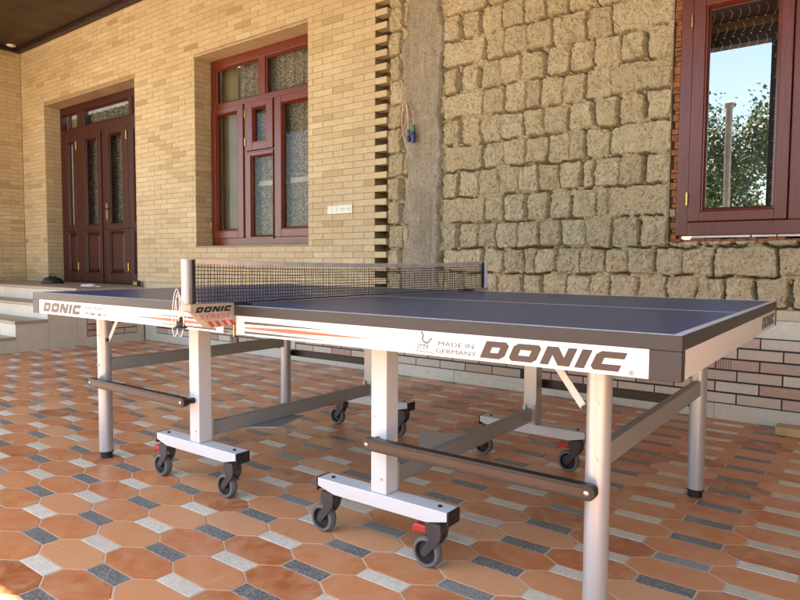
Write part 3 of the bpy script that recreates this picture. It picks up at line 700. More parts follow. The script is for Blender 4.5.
def front_door():
    r = thing('front_door', 'dark maroon panelled double door with glazed leaves and fanlight, up on the porch', 'door', (-6.33, 2.2, .612)); P = Vector(r.location); Y = 2.2; W = 'deep_maroon_wood'
    b = MB(); frame_bars(b, -7.424, -5.206, .613, 2.977, .035, .035, .010, .10, Y, Y + .08, W)
    b.box(-7.389, -5.241, Y + .0005, Y + .08, 2.560, 2.665, W); b.box(-6.96, -6.80, Y + .001, Y + .08, 2.665, 2.877, W); b.box(-5.69, -5.62, Y + .001, Y + .08, 2.665, 2.877, W)
    b.build('door_frame', r, bevel=.004, smooth=0).location = -P
    for g in ((-7.18, -6.98, 2.688, 2.855), (-6.785, -5.705, 2.688, 2.855), (-5.60, -5.27, 2.688, 2.855)):
        sash(r, g[0] - .022, g[1] + .022, g[2] - .022, g[3] + .022, g, Y + .006, .05, W, 'clear_glass', P, proud=.004, name='fanlight')
    def leaf(x0, x1, gx0, gx1, name, hinges=()):
        o = sash(r, x0, x1, 1.30, 2.558, (gx0, gx1, 1.385, 2.470), Y, .05, W, 'clear_glass', P, name=name)
        q = sash(o, x0, x1, .624, 1.2985, (gx0 - .02, gx1 + .02, .765, 1.258), Y, .05, W, None, Vector((0, 0, 0)), name='lower_panel')
        for hx, hz in hinges:
            b = MB(); b.cyl((hx, Y - .021, hz - .05), (hx, Y - .021, hz + .05), .009, 'brass', 10); b.build('hinge', o)
        return o
    leaf(-7.385, -6.975, -7.20, -7.06, 'side_panel')
    leaf(-6.965, -6.338, -6.73, -6.45, 'door_leaf', [(-6.955, 2.43), (-6.955, .83)])
    d = leaf(-6.332, -5.705, -6.14, -5.86, 'door_leaf', [(-5.715, 2.43), (-5.715, .83)])
    leaf(-5.695, -5.245, -5.56, -5.42, 'side_panel')
    b = MB(); b.box(-6.355, -6.315, Y - .030, Y - .0142, .624, 2.556, W); b.build('meeting_bead', r, bevel=.004, smooth=0).location = -P
    b = MB(); b.box(-6.222, -6.186, Y - .024, Y - .0145, 1.425, 1.635, 'brass'); b.tube([(-6.204, Y - .015, 1.56), (-6.204, Y - .06, 1.56), (-6.18, Y - .065, 1.56), (-6.08, Y - .062, 1.553)], .009, 'black_plastic'); b.build('handle', d, bevel=.002)
    curtain(r, -6.95, -5.25, .7, 2.85, Y + .12, 'door_lace', P, 12, .016, 'lace_curtain'); curtain(r, -7.38, -7.0, .7, 2.85, Y + .14, 'curtain_olive', P, 3, .010, 'drape')
front_door()
def interior():
    b = MB(); b.box(-8.1, 4.8, 3.6, 3.7, 0, CEIL, 'interior_paint'); b.box(-8.1, 4.8, 2.37, 3.6, -.001, .6, 'interior_paint')
    b.box(-8.3, -8.1, 2.37, 3.7, 0, CEIL, 'interior_paint'); b.box(4.8, 5.0, 1.95, 3.7, 0, CEIL, 'interior_paint')
    o = tag(b.build('room_interior', smooth=0), 'dim plain room walls behind the windows of the house', 'room')
interior()

# ------------------------------------------------------------------ lettering
LET = {
 'D': (1.42, [[(0, 0), (.48, 0), (.48, 1), (0, 1)], [(.48, .66), (.96, .66), (1.18, 1), (.48, 1)], [(.48, 0), (1.18, 0), (.96, .34), (.48, .34)], [(.96, .34), (1.18, 0), (1.42, .20), (1.42, .80), (1.18, 1), (.96, .66)]]),
 'O': (1.56, [[(.47, .34), (.47, .66), (.20, 1), (0, .82), (0, .18), (.20, 0)], [(.47, .66), (1.09, .66), (1.36, 1), (.20, 1)], [(.20, 0), (1.36, 0), (1.09, .34), (.47, .34)], [(1.09, .34), (1.36, 0), (1.56, .18), (1.56, .82), (1.36, 1), (1.09, .66)]]),
 'N': (1.58, [[(0, 0), (.46, 0), (.46, 1), (0, 1)], [(.46, .56), (.98, 0), (1.12, 0), (1.12, .44), (.60, 1), (.46, 1)], [(1.12, 0), (1.58, 0), (1.58, 1), (1.12, 1)]]),
 'I': (.50, [[(0, 0), (.50, 0), (.50, 1), (0, 1)]]),
 'C': (1.42, [[(.47, .34), (.47, .66), (.20, 1), (0, .82), (0, .18), (.20, 0)], [(.47, .66), (1.42, .66), (1.42, 1), (.20, 1)], [(.20, 0), (1.42, 0), (1.42, .34), (.47, .34)]]),
}
def logo(b, word, u0, v0, width, height, mapf, mat, skew=.42, d=.0008):
    gap = .26; tot = sum(LET[c][0] for c in word) + gap * (len(word) - 1) + skew; su = width / tot; u = 0
    for c in word:
        wd, polys = LET[c]
        for p in polys: b.prism([(u0 + su * (u + x + skew * y), v0 + height * y) for x, y in p], mapf, 0, d, mat)
        u += wd + gap
def text(b, s, u0, v0, width, height, mapf, mat, skew=0.0, d=.0006, thick=0.0):
    cu = bpy.data.curves.new('lettering', 'FONT'); cu.body = s; cu.size = 1; cu.offset = thick; cu.resolution_u = 3
    o = bpy.data.objects.new('lettering', cu); COL.objects.link(o); bpy.context.view_layer.update()
    me = bpy.data.meshes.new_from_object(o.evaluated_get(bpy.context.evaluated_depsgraph_get()))
    co = [v.co.copy() for v in me.vertices]; x0 = min(c.x for c in co); x1 = max(c.x for c in co); y0 = min(c.y for c in co); y1 = max(c.y for c in co)
    vs = []
    for c in co:
        y = (c.y - y0) / (y1 - y0); x = (c.x - x0) / (x1 - x0); vs.append(mapf(u0 + x * width + skew * y * height, v0 + y * height, d))
    b.add(vs, [tuple(p.vertices) for p in me.polygons], mat)
    bpy.data.objects.remove(o); bpy.data.meshes.remove(me); bpy.data.curves.remove(cu)

# ------------------------------------------------------------------ the table
def make_table():
    r = thing('table_tennis_table', 'blue table tennis table with white aprons and silver legs on castors, set up for play', 'table', (0, 0, 0), 0.0129175)
    HX, HY = 1.37, .7625
    for s in (-1, 1):
        xa, xb = (.0015, HX) if s > 0 else (-HX, -.0015)
        b = MB(); b.box(xa + .012, xb - .012, -HY + .012, HY - .012, .742, .760, 'table_blue'); top = b.build('tabletop', r, smooth=0)
        b = MB(); z = .7604
        lw = .02; R2 = random.Random(1)
        for sy in (-1, 1): b.box(xa + .002, xb - .002, min(sy * HY, sy * (HY - lw)) + (.002 if sy < 0 else 0), max(sy * HY, sy * (HY - lw)) - (.002 if sy > 0 else 0), .7590, z, 'table_line')
        ex = HX if s > 0 else -HX
        b.box(min(ex, ex - s * lw) + (.002 if s < 0 else 0), max(ex, ex - s * lw) - (.002 if s > 0 else 0), -HY + lw + .0002, HY - lw - .0002, .7590, z, 'table_line')
        b.box(xa + .002, xb - lw if s > 0 else xb, -.0015, .0015, .7590, .76035, 'table_line') if s > 0 else b.box(xa + lw, xb - .002, -.0015, .0015, .7590, .76035, 'table_line')
        b.build('line_marking', top, smooth=0)
        b = MB()
        for sy in (-1, 1): b.box(xa, xb, min(sy * HY, sy * (HY - .012)), max(sy * HY, sy * (HY - .012)), .7285, .7600, 'edge_grey')
        b.box(min(ex, ex - s * .012), max(ex, ex - s * .012), -HY + .0121, HY - .0121, .7285, .7600, 'edge_grey')
        ix = .0015 * s; b.box(min(ix, ix + s * .012), max(ix, ix + s * .012), -HY + .0121, HY - .0121, .7285, .7598, 'edge_grey')
        b.box(xa + .0121, xb - .0121, -HY + .0121, HY - .0121, .736, .7415, 'edge_grey')
        b.build('edge_frame', top, bevel=.0015, smooth=0)
        # aprons
        for sy in (-1, 1):
            b = MB(); a0, a1 = (.031, 1.3075) if s > 0 else (-1.3125, -.055 + .02)
            yf = sy * (HY - .0015); yb = sy * (HY - .030)
            prof = [(yf, .668), (yf, .7284), (yb, .7284), (yb, .7264), (yf - sy * .003, .7264), (yf - sy * .003, .670), (yb, .670), (yb, .668)]
            b.add([(x, p, q) for x in (a0, a1) for p, q in prof], [(i, (i + 1) % 8, 8 + (i + 1) % 8, 8 + i) for i in range(8)] + [(0, 1, 2, 3, 4, 5, 6, 7)[::-1], tuple(range(8, 16))], 'apron_white')
            ap = b.build('apron', r, smooth=0)
            if sy < 0: mp = lambda u, v, d: (u, -HY + .0015 - d, v)
            else: mp = lambda u, v, d: (-u, HY - .0015 + d, v)
            b = MB()
            t_ = s if sy < 0 else -s            # which half this reads as from its own side
            if t_ > 0:
                logo(b, 'DONIC', .919, .676, .346, .041, mp, 'letter_brown'); b.build('logo', ap, smooth=0); b = MB()
                text(b, 'MADE IN', .802, .6945, .100, .0110, mp, 'letter_grey')
                text(b, 'GERMANY', .794, .6765, .116, .0110, mp, 'letter_grey')
                b.build('lettering', ap, smooth=0); b = MB()
                text(b, 'ITTF', .737, .6815, .034, .0125, mp, 'letter_grey', skew=.25, thick=.012)
                pts = [(.752, .722), (.757, .716), (.752, .709), (.757, .702), (.765, .698), (.771, .700), (.776, .706)]
                for (a, c), (e, f) in zip(pts[:-1], pts[1:]):
                    nx_, ny_ = -(f - c), e - a; l = math.hypot(nx_, ny_); nx_ *= .0017 / l; ny_ *= .0017 / l
                    b.prism([(a - nx_, c - ny_), (e - nx_, f - ny_), (e + nx_, f + ny_), (a + nx_, c + ny_)], mp, 0, .0007, 'letter_grey')
                for cx_, cz_, rr in ((.752, .7245, .0026), (.779, .709, .0030)):
                    b.prism([(cx_ + rr * math.cos(k * PI / 5), cz_ + rr * math.sin(k * PI / 5)) for k in range(10)], mp, 0, .0007, 'letter_grey')
                b.prism([(.731, .6765), (.782, .6745), (.782, .6760), (.731, .6780)], mp, 0, .0007, 'letter_grey')
                b.prism([(.782, .6745), (.786, .6715), (.787, .6725), (.783, .6760)], mp, 0, .0007, 'letter_grey')
                b.build('emblem', ap, smooth=0); b = MB()
                cx_, cz_ = 1.274, .6765
                for k in range(12):
                    t0, t1 = 2 * PI * k / 12, 2 * PI * (k + 1) / 12
                    b.prism([(cx_ + q * math.cos(t), cz_ + q * math.sin(t)) for q, t in ((.0035, t0), (.0048, t0), (.0048, t1), (.0035, t1))], mp, 0, .0006, 'letter_grey')
                text(b, 'R', cx_ - .0016, cz_ - .0022, .0034, .0044, mp, 'letter_grey', thick=.01)
            else:
                logo(b, 'DONIC', -1.276, .678, .330, .040, mp, 'letter_brown'); b.build('logo', ap, smooth=0); b = MB()
                text(b, 'WALDNER', -.920, .7045, .142, .0125, mp, 'letter_grey', thick=.003)
                text(b, 'PREMIUM 30', -.917, .6800, .168, .0135, mp, 'letter_grey', thick=.003)
            b.build('trade_mark' if t_ > 0 else 'lettering', ap, smooth=0)
            q = t_
            b = MB()
            for v0, v1, e in ((.7035, .7115, .455), (.6735, .6805, .460)):
                b.prism([(q * .071, v0), (q * .20, v0 + .001), (q * e, (v0 + v1) / 2 + .0005), (q * .20, v1), (q * .071, v1)][::q], mp, 0, .0007, 'letter_grey')
            b.prism([(q * .071, .6895), (q * .27, .6875), (q * .600, .6950), (q * .27, .7000), (q * .071, .6935)][::q], mp, 0, .0007, 'stripe_red')
            b.build('stripe_decal', ap, smooth=0)
            # corner block
            c0, c1 = (1.3078, HX) if s > 0 else (-HX, -1.3128)
            b = MB(); b.box(c0, c1, min(sy * HY, sy * (HY - .030)), max(sy * HY, sy * (HY - .030)), .667, .7283, 'edge_grey'); b.build('corner_block', r, bevel=.002, smooth=0)
        b = MB(); x0 = s * (HX - .0015); x1 = s * (HX - .030); b.box(min(x0, x0 - s * .003), max(x0, x0 - s * .003), -HY + .0305, HY - .0305, .668, .7284, 'apron_white')
        b.box(min(x0 - s * .0031, x1), max(x0 - s * .0031, x1), -HY + .0305, HY - .0305, .668, .670, 'apron_white')
        ap = b.build('end_apron', r, smooth=0); b = MB()
        if s > 0: logo(b, 'DONIC', .372, .680, .330, .040, lambda u, v, d: (HX - .0015 + d, u, v), 'letter_brown')
        else: logo(b, 'DONIC', -.70, .680, .330, .040, lambda u, v, d: (-HX + .0015 - d, -u, v), 'letter_brown')
        b.build('lettering', ap, smooth=0)
        # under frame
        b = MB()
        for yy in (-.56, .56): b.box(min(s * .05, s * 1.33), max(s * .05, s * 1.33), yy - .02, yy + .02, .700, .7355, 'silver_metal')
        for xx in (.46, 1.14): b.box(s * xx - .02, s * xx + .02, -.5395, .5395, .700, .7355, 'silver_metal')
        b.build('under_frame', r, bevel=.002, smooth=0)
        for sy in (-1, 1):
            # round leg
            b = MB(); b.cyl((s * 1.14, sy * .56, .030), (s * 1.14, sy * .56, .6995), .030, 'silver_metal', 32); lg = b.build('leg', r)
            b = MB(); b.cyl((s * 1.14, sy * .56, 0), (s * 1.14, sy * .56, .024), .027, 'black_plastic', 24); b.cyl((s * 1.14, sy * .56, .024), (s * 1.14, sy * .56, .0315), .0318, 'black_plastic', 24); b.build('foot_cap', lg, bevel=.002)
            b = MB(); b.cyl((s * 1.14 + .004, sy * .592, .565), (s * 1.14 + .004, sy * .588, .565), .0055, 'screw_metal', 12); b.build('screw', lg); b = MB(); b.cyl((s * 1.14 + .004, sy * .5935, .43), (s * 1.14 + .004, sy * .588, .43), .0055, 'screw_metal', 12); b.build('screw', lg)
            # square post and foot bar
            px = s * .462; b = MB(); b.box(px - .030, px + .030, min(sy * .51, sy * .57), max(sy * .51, sy * .57), .1885, .6995, 'silver_metal' if sy > 0 else 'white_metal'); po = b.build('post', r, bevel=.0025, smooth=0)
            b = MB(); b.cyl((px + .012, sy * .5735, .235), (px + .012, sy * .569, .235), .004, 'screw_metal', 10); b.build('screw', po); b = MB(); b.cyl((px - .018, sy * .5735, .425), (px - .018, sy * .569, .425), .004, 'screw_metal', 10); b.build('screw', po)
            x0, x1 = px - .252, px + .252
            prof = [(x0, .161), (x0, .188), (x1, .188), (x1, .161), (x1 - .07, .144), (x0 + .07, .144)]
            b = MB(); b.prism(prof, lambda u, v, d: (u, d, v), min(sy * .512, sy * .575), max(sy * .512, sy * .575), 'white_metal'); fb = b.build('foot_bar', r, bevel=.0015, smooth=0)
            for e, sg in ((x0, -1), (x1, 1)):
                b = MB(); b.box(min(e + sg * .0002, e + sg * .006), max(e + sg * .0002, e + sg * .006), min(sy * .511, sy * .576), max(sy * .511, sy * .576), .146, .189, 'black_plastic')
                b.build('end_cap', fb, bevel=.002, smooth=0)
            for e in (x0 + .042, x1 - .042):
                b = MB(); b.cyl((e, sy * .545, .188), (e, sy * .545, .1925), .0065, 'black_plastic', 12); b.build('bolt', fb)
            # castors
            for k, e in enumerate((x0 + .042, x1 - .042)):
                cy = sy * .548; ax, az = e - .040, .0465
                b = MB(); b.lathe([(.010, -.014), (.012, -.006), (.028, -.005), (.032, -.012), (.0352, -.012), (.0352, .012), (.032, .012), (.028, .005), (.012, .006), (.010, .014)], (ax, cy, az), (0, 1, 0), 'black_plastic'); ca = b.build('castor', r)
                b = MB(); b.lathe([(.035, -.0155), (.043, -.0150), (.0462, -.010), (.0468, 0), (.0462, .010), (.043, .0150), (.035, .0155)], (ax, cy, az), (0, 1, 0), 'tyre_grey', 36, ring=True); b.build('tyre', ca)
                b = MB()
                for q in (-1, 1):
                    yy = cy + q * .019
                    arm = [(ax - .011, az - .006), (ax - .004, az - .012), (ax + .008, az - .008), (e + .004, .080), (e + .016, .098), (e + .020, .118), (e + .016, .1425), (e - .034, .1425), (e - .036, .112), (e - .022, .094), (ax - .010, az + .008)]
                    b.prism(arm, lambda u, v, d: (u, d, v), yy - .003, yy + .003, 'housing_plastic')
                b.prism([(e - .034, .112), (e + .018, .112), (e + .015, .1425), (e - .032, .1425)], lambda u, v, d: (u, d, v), cy - .0159, cy + .0159, 'housing_plastic')
                b.cyl((ax, cy - .023, az), (ax, cy + .023, az), .008, 'housing_plastic', 14); b.cyl((e - .004, cy, .1426), (e - .004, cy, .1455), .020, 'housing_plastic', 20)
                b.build('fork', ca, bevel=.002)
                brk = (k == 0 and s < 0) or (k == 1 and s > 0)
                if brk:
                    b = MB(); b.prism([(e - .034, .104), (e - .034, .126), (e - .074, .127), (e - .085, .119), (e - .089, .100), (e - .082, .094), (e - .072, .103)], lambda u, v, d: (u, d, v), cy - .017, cy + .017, 'brake_red'); b.build('brake_lever', ca, bevel=.004)
            # link rail from post to leg
            ya, yb = (-.630, -.604) if sy < 0 else (.604, .630)
            xa_, xb_ = (s * .462, s * 1.14); xa_, xb_ = min(xa_, xb_), max(xa_, xb_); R_ = .0185; zc = .356
            def caps(rad): return [(xb_ + rad * math.cos(t), zc + rad * math.sin(t)) for t in np.linspace(-PI / 2, PI / 2, 11)] + [(xa_ + rad * math.cos(t), zc + rad * math.sin(t)) for t in np.linspace(PI / 2, 3 * PI / 2, 11)]
            b = MB(); b.prism(caps(R_), lambda u, v, d: (u, d, v), ya, yb, 'black_plastic')
            for e in (xa_, xb_): b.cyl((e, sy * .571, zc), (e, sy * .6045, zc), .012, 'black_plastic', 16)
            ra = b.build('link_rail', r, bevel=.0015, smooth=35)
            b = MB(); yo = sy * .630; b.prism(caps(R_ - .0085), lambda u, v, d: (u, d, v), min(yo, yo + sy * .0012), max(yo, yo + sy * .0012), 'bronze_strip' if sy < 0 else 'housing_plastic'); b.build('face_strip', ra)
            for e in (xa_ + .002, xb_ - .002):
                b = MB(); b.lathe([(.0065, 0), (.0062, .002), (.004, .0034), (.001, .004)], (e, yo + sy * .0012, zc), (0, sy, 0), 'screw_metal', 14); b.build('bolt', ra)
            # diagonal brace
            b = MB(); e0 = Vector((s * .985, sy * .560, .6995)); e1 = Vector((s * 1.106, sy * .560, .538))
            dd = (e1 - e0).normalized(); nn = Vector((dd.z, 0, -dd.x)) * .0095
            b.prism([((e0 - nn).x, (e0 - nn).z), ((e1 - nn).x, (e1 - nn).z), ((e1 + nn).x, (e1 + nn).z), ((e0 + nn).x, (e0 + nn).z)], lambda u, v, d: (u, d, v), min(e0.y, e0.y - sy * .004), max(e0.y, e0.y - sy * .004), 'white_metal')
            b.build('brace', r, bevel=.001, smooth=0)
            b = MB(); b.cyl((e0.x + s * .045, sy * .565, .640), (e0.x + s * .045, sy * .5545, .640), .005, 'screw_metal', 10); b.build('screw', r); b = MB(); b.cyl((e1.x, sy * .570, e1.z + .006), (e1.x, sy * .550, e1.z + .006), .0085, 'black_plastic', 12); b.build('brace_bolt', r)
        # cross beams
        b = MB(); b.box(s * 1.14 - .014, s * 1.14 + .014, -.533, .533, .398, .456, 'beam_grey'); b.build('leg_beam', r, bevel=.004, smooth=0)
        b = MB(); b.box(s * .462 - .014, s * .462 + .014, -.509, .509, .200, .258, 'beam_grey'); b.build('post_beam', r, bevel=.004, smooth=0)
        for sy in (-1, 1):
            b = MB(); b.box(s * .462 - .0295, s * .462 - .0145, min(sy * .500, sy * .5095), max(sy * .500, sy * .5095), .192, .275, 'silver_metal'); b.build('beam_bracket', r, bevel=.001, smooth=0); b = MB(); b.box(s * .462 + .0145, s * .462 + .0295, min(sy * .500, sy * .5095), max(sy * .500, sy * .5095), .192, .275, 'silver_metal')
            b.build('beam_bracket', r, bevel=.001, smooth=0)
        ox, oy = (0, 0) if s < 0 else (.83, .215)
        b = MB(); b.prism([(-.51 + ox, -.365 + oy), (-.35 + ox, -.24 + oy), (-.41 + ox, -.02 + oy), (-.66 + ox, -.14 + oy)], lambda u, v, d: (u, v, d), .1945, .1995, 'silver_metal')
        b.build('latch_plate', r, bevel=.001, smooth=0)
    return r
make_table()

# ------------------------------------------------------------------ the net set
def make_net():
    TH = 0.0129175
    r = thing('table_tennis_net', 'dark mesh table tennis net with white top band, clamped across the table by grey brackets', 'net', (0, 0, .76), TH); Z = .76
    R = random.Random(9); Lh = .893
    top = lambda y: .9100 - .013 * (1 - (y / Lh) ** 2)
    b = MB(); n = 152; pts_top = []
    for i in range(n + 1):
        y = -Lh + 2 * Lh * i / n + R.uniform(-.0012, .0012); bow = .002 * math.sin(y * 5)
        ym = y + R.uniform(-.003, .003)
        b.tube([(bow, y, .768 - Z), (bow + R.uniform(-.001, .001), ym, .83 - Z), (bow, y, top(y) - .012 - Z)], .00125, 'net_mesh', 3)
    for k in range(12):
        pts = []
        for i in range(0, 41):
            y = -Lh + 2 * Lh * i / 40; t = k / 11; z = .768 * (1 - t) + (top(y) - .014) * t + R.uniform(-.0006, .0006)
            pts.append((.002 * math.sin(y * 5), y, z - Z))
        b.tube(pts, .00125 if k else .0024, 'net_mesh', 3)
    b.build('mesh', r, smooth=0)
    b = MB(); vs = []
    for i in range(41):
        y = -Lh + 2 * Lh * i / 40; x = .002 * math.sin(y * 5)
        for dx, dz in ((-.0022, -.016), (.0022, -.016), (.0026, -.002), (0, 0), (-.0026, -.002)): vs.append((x + dx, y, top(y) + dz - Z))
    b.add(vs, [(i * 5 + k, i * 5 + (k + 1) % 5, (i + 1) * 5 + (k + 1) % 5, (i + 1) * 5 + k) for i in range(40) for k in range(5)], 'net_tape'); b.build('top_band', r, smooth=0)
    for s in (-1, 1):
        b = MB(); b.lathe([(.0118, .0125), (.0118, .143), (.0105, .147), (.005, .1485)], (0, s * .926, 0), (0, 0, 1), 'white_metal', 24); po = b.build('post', r)
        b = MB(); b.box(-.006, .006, s * .9005 - .006, s * .9005 + .006, .010, .146, 'black_plastic'); b.cyl((0, s * .8935, .008), (0, s * .8935, .144), .0035, 'net_mesh', 8); b.build('net_rod', po, bevel=.002)
        # clamp
        poly = [(.925, .772), (.765, .770), (.757, .7615), (.757, .703), (.775, .698), (.850, .694), (.875, .716), (.905, .744), (.925, .750)]
        b = MB(); b.prism([(s * u, v - Z) for u, v in poly][::-s], lambda u, v, d: (d, u, v), -.022, .022, 'clamp_grey'); cl = b.build('clamp', r, bevel=.002, smooth=0)
        b = MB(); b.prism([(s * .764, .0005), (s * .69, .0005), (s * .69, .0045), (s * .764, .0095)][::s], lambda u, v, d: (d, u, v), -.028, .028, 'black_plastic'); b.build('table_pad', cl, bevel=.001, smooth=0)
        if s < 0: mp = lambda u, v, d: (.022 + d, u, v - Z)
        else: mp = lambda u, v, d: (-.022 - d, -u, v - Z)
        b = MB(); logo(b, 'DONIC', -.908, .7445, .136, .0170, mp, 'letter_black')
        text(b, 'STRESS', -.893, .7245, .112, .0130, mp, 'letter_red', skew=.2, thick=-.005)
        for k in range(4):
            u = -.866 + k * .027; b.prism([(u + .016, .6985), (u + .028, .6985), (u + .014, .7155), (u + .000, .7155)], mp, 0, .0006, 'letter_red')
        b.build('lettering', cl, smooth=0)
        b = MB(); b.cyl((0, s * .745, -.105), (0, s * .745, -.062), .004, 'brass', 12)
        b.lathe([(.010, 0), (.010, .010), (.006, .012)], (0, s * .745, -.118), (0, 0, 1), 'black_plastic', 16)
        for q in (-1, 1): b.lathe([(.004, -.012), (.0085, -.010), (.0085, .010), (.004, .012)], (q * .017, s * (.745 + q * .006), -.111), (0, 0, 1), 'housing_plastic', 14)
        b.build('clamp_screw', cl)
        b = MB(); b.lathe([(.019, 0), (.020, .004), (.013, .007), (.012, .020), (.007, .024), (.006, .034)], (0, s * .945, -.060), (0, 0, 1), 'black_plastic', 18); b.cyl((0, s * .945, -.03), (0, s * .938, .02), .0035, 'cord_white', 8); b.build('tension_knob', cl)
        b = MB()
        for k, (rx, z0, dx) in enumerate(((.022, .030, .0), (.028, .012, .004), (.018, .022, -.004))):
            pts = []
            for i in range(25):
                t = 2 * PI * i / 24; pts.append((.017 * math.cos(t) + dx, s * (.946 + .006 * k + rx * .3 * math.sin(t)), z0 - .035 + (.052 + .01 * k) * math.sin(t + .4 * k)))
            b.tube(pts, .0012, 'cord_white', 5)
        b.tube([(.01, s * .946, .01), (.02, s * .955, -.02), (.018, s * .940, -.035), (.024, s * .928, -.012), (.024, s * .915, -.03)], .0012, 'cord_white', 5)
        b.build('tension_cord', po)
make_net()

# ------------------------------------------------------------------ small things
def small():
    # skipping rope on a nail
    r = thing('skipping_rope', 'looped pink skipping rope with blue handles hanging on the grey cement strip', 'skipping rope', (-1.345, 1.99, 2.145))
    def loop(cx, hw, ht, lean, y):
        return [(cx * (math.sin(PI * i / 32)) + hw * math.sin(2 * PI * i / 32) + lean * (1 - math.cos(2 * PI * i / 32)) / 2, y - .006 * math.sin(PI * i / 32 * 3), -ht * (1 - math.cos(2 * PI * i / 32)) / 2) for i in range(33)]
    b = MB(); b.tube(loop(-.02, .055, .285, -.07, 0), .0032, 'rope_pink', 6); b.tube(loop(.0, .028, .235, .0, -.006), .0032, 'rope_pink', 6); b.tube(loop(.02, .03, .30, -.012, -.010), .0032, 'rope_pink', 6)
    b.tube([(0, 0, 0), (.055, -.004, -.03), (.082, -.008, -.12), (.087, -.01, -.185)], .0032, 'rope_pink', 6); b.tube([(.0, 0, -.005), (.03, -.01, -.1), (.04, -.012, -.215)], .0032, 'rope_pink', 6); b.build('cord', r)
    for x, z, lean in ((.087, -.18, .0), (.038, -.21, -.02)):
        b = MB(); b.lathe([(.008, 0), (.012, -.01), (.013, -.05), (.0125, -.051)], (x, -.012, z), (lean, 0, 1), 'handle_green', 14); b.lathe([(.0125, -.0515), (.0155, -.06), (.0165, -.12), (.012, -.14)] if x > .05 else [(.0125, -.0515), (.0155, -.06), (.0165, -.085), (.012, -.095)], (x, -.012, z), (lean, 0, 1), 'handle_blue', 14); b.build('handle', r)
    b = MB(); b.cyl((0, .03, .002), (0, -.012, .004), .003, 'screw_metal', 8); b.build('nail', r)
    # switch plate
    r = thing('switch_plate', 'wide cream switch and socket plate on the yellow brick wall right of the window', 'switch', (-2.032, YB - .0005, 1.35))
    b = MB(); b.box(-.143, .143, -.010, -.0005, -.036, .036, 'switch_white'); b.build('plate', r, bevel=.003, smooth=0)
    for x in (.032, .104):
        b = MB(); b.lathe([(.022, 0), (.022, .003), (.018, .0031), (.018, .0005)], (x, -.0101, 0), (0, -1, 0), 'switch_white', 20); b.cyl((x - .006, -.0101, 0), (x - .006, -.0140, 0), .003, 'socket_dark', 8); b.cyl((x + .006, -.0101, 0), (x + .006, -.0140, 0), .003, 'socket_dark', 8); b.build('socket', r)
    for x in (-.106, -.052):
        b = MB(); b.box(x - .022, x + .022, -.014, -.0101, -.024, .024, 'switch_white'); b.build('rocker', r, bevel=.002, smooth=0)
    # lumpy things on the porch
    def lump(name, lx, ly, lz, mat, seed, res=26, parent=None):
        vs = []; fs = []; b = MB()
        for j in range(res // 2 + 1):
            ph = PI / 2 * (1 - j / (res // 2))
            for i in range(res):
                t = 2 * PI * i / res; nx, ny = math.cos(t) * 1.3 + seed, math.sin(t) * 1.3
                k = 1 + .45 * (float(fbm(np.array(nx + 9), np.array(ny + ph * 1.5 + 9), 1.1, seed, 3)) - .5) * 2
                sj = math.sin(PI / 2 * (j + .15) / (res // 2 + .15)); vs.append((lx / 2 * math.cos(t) * sj * k, ly / 2 * math.sin(t) * sj * k, lz * math.cos(PI / 2 * j / (res // 2)) * (.75 + .35 * (k - .6))))
        for j in range(res // 2):
            for i in range(res): fs.append((j * res + i, j * res + (i + 1) % res, (j + 1) * res + (i + 1) % res, (j + 1) * res + i))
        b.add(vs, fs, mat); return b
    r = thing('bag', 'small crumpled black bag left on the porch by the brick wall', 'bag', (-6.71, 1.72, .612), .5)
    # j=0 top pole, j=max rim on the floor
    lump('b', .27, .20, .10, 'bag_black', 3).build('pouch', r, smooth=60)
    b = MB(); b.tube([(-.05, 0, .075), (-.035, .01, .115), (0, .012, .128), (.035, .01, .112), (.05, 0, .075)], .006, 'bag_black', 8); b.build('strap', r)
    r = thing('rag', 'small heap of crumpled white cloth lying on the porch before the door', 'cloth', (-5.50, 1.60, .612), .2)
    lump('b', .17, .13, .035, 'cloth_white', 5).build('cloth', r, smooth=60)
    c = lump('b', .11, .09, .028, 'cloth_white', 8).build('fold', r, smooth=60); c.location = (-.13, .03, 0)
    c = lump('b', .07, .05, .015, 'cloth_white', 11).build('fold', r, smooth=60); c.location = (.15, -.02, 0)
    r = thing('tape_box', 'tiny black box with two yellow faces on the porch right of the door', 'box', (-5.115, 1.93, .612))
    b = MB(); b.box(-.045, .045, -.022, .022, 0, .068, 'black_plastic'); b.build('case', r, bevel=.003, smooth=0)
    for x in (-.021, .021):
        b = MB(); b.prism([(x + .016 * math.cos(k * PI / 8), .036 + .02 * math.sin(k * PI / 8)) for k in range(16)], lambda u, v, d: (u, -.022 - d, v), 0, .002, 'yellow_plastic'); b.build('face', r)
    b = MB(); b.box(1.255, 1.80, 1.80, 1.90, 0.001, .046, 'plank_wood'); tag(b.build('wooden_plank', bevel=.002, smooth=0), 'short pale wooden plank lying on the tiles against the plinth', 'plank')
small()

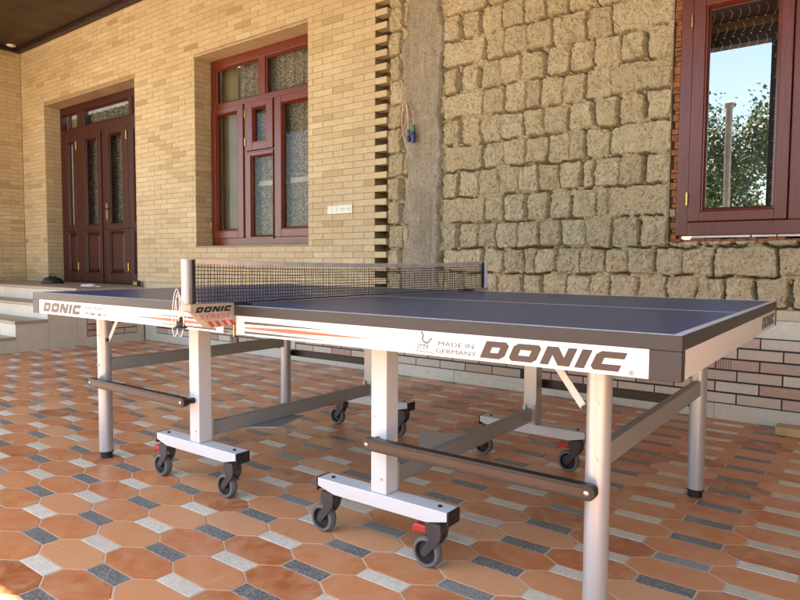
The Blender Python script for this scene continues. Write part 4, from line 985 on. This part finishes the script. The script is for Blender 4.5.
# ------------------------------------------------------------------ the yard seen in the window pane
def make_tree(name, label, loc, H, W, leaves, seed, mat, group):
    R = random.Random(seed); r = thing(name, label, 'tree', loc, 0, group); b = MB(); tips = []
    def grow(p, d, l, rad, lev):
        pts = [p]; rs = [rad]; q = p.copy(); dd = d.copy()
        for i in range(4):
            dd = (dd + Vector((R.gauss(0, .12), R.gauss(0, .12), R.gauss(.05, .08)))).normalized(); q = q + dd * l / 4; pts.append(q.copy()); rs.append(rad * (1 - .18 * (i + 1)))
            if lev >= 2: tips.append((q.copy(), lev))
        b.tube(pts, rs, 'bark', 7 if lev < 2 else 4)
        if lev < 4:
            for k in range(3 if lev < 3 else 2):
                a = R.uniform(0, 2 * PI); o = Vector((math.cos(a), math.sin(a), 0)); nd = (dd * R.uniform(.6, 1.0) + o * R.uniform(.45, .9) * W + Vector((0, 0, .15))).normalized()
                grow(pts[R.choice([2, 3, 4])], nd, l * R.uniform(.62, .80), rs[-1] * .72, lev + 1)
    grow(Vector((0, 0, 0)), Vector((0, 0, 1)), H * .36, H * .018, 0)
    b.build('trunk', r)
    b = MB(); zmax = max(t[0].z for t in tips)
    for i in range(leaves):
        t, lev = R.choice(tips); p = t + Vector((R.gauss(0, .11), R.gauss(0, .11), R.gauss(0, .11))) * (H / 4.5)
        d = Vector((R.gauss(0, 1), R.gauss(0, 1), R.gauss(-.2, .7))).normalized(); u = d.orthogonal().normalized(); l = R.uniform(.055, .10); wd = l * .42
        v = d.cross(u) * wd; b.add([p, p + d * l * .5 + v, p + d * l, p + d * l * .5 - v], [(0, 1, 2, 3)], mat, R.random())
    b.build('crown', r, smooth=0)
make_tree('garden_tree', 'leafy garden tree reflected on the left side of the right window pane', (-1.25, -7.0, 0), 5.4, .8, 6500, 4, 'leaf_dark', 'trees in the yard')
make_tree('garden_tree', 'lower light green tree reflected behind the white pole in the pane', (-.55, -8.4, 0), 3.9, 1.15, 7000, 12, 'leaf_green', 'trees in the yard')
make_tree('garden_tree', 'bushy tree standing behind the camera beyond the right veranda post', (1.6, -9.2, 0), 4.0, 1.0, 6000, 23, 'leaf_dark', 'trees in the yard')
def yard():
    r = thing('pole', 'white round topped pole in the yard, reflected in the right window pane', 'pole', (-.13, -3.8, 0))
    b = MB(); b.cyl((0, 0, 0), (0, 0, 3.06), .043, 'pole_white', 24); b.build('shaft', r)
    b = MB(); b.lathe([(.053, 0), (.062, .02), (.060, .07), (.035, .10), (.002, .11)], (0, 0, 3.06), (0, 0, 1), 'pole_white', 20); b.build('cap', r)
    b = MB(); R = random.Random(2)
    for i in range(16000):
        x = R.uniform(-9, 8); z = R.betavariate(2, 1.6) * (1.55 + .35 * math.sin(x * 1.7) + .2 * math.sin(x * 4.1)); y = -10.3 + R.gauss(0, .35)
        p = Vector((x, y, max(.02, z))); d = Vector((R.gauss(0, 1), R.gauss(0, 1), R.gauss(0, .8))).normalized(); u = d.orthogonal().normalized(); l = R.uniform(.05, .10); v = d.cross(u) * l * .45
        b.add([p, p + d * l * .5 + v, p + d * l, p + d * l * .5 - v], [(0, 1, 2, 3)], 'leaf_green', R.random())
    o = b.build('hedge', smooth=0); tag(o, 'long loose green hedge along the back of the yard', 'hedge', kind='stuff')
    b = MB(); b.box(-12, 12, -11.4, -11.2, 0, 2.0, 'garden_wall'); b.box(-12, 12, -11.44, -11.16, 2.0, 2.08, 'cream_stone'); tag(b.build('garden_wall', smooth=0), 'plain tan garden wall behind the hedge', 'wall')
yard()
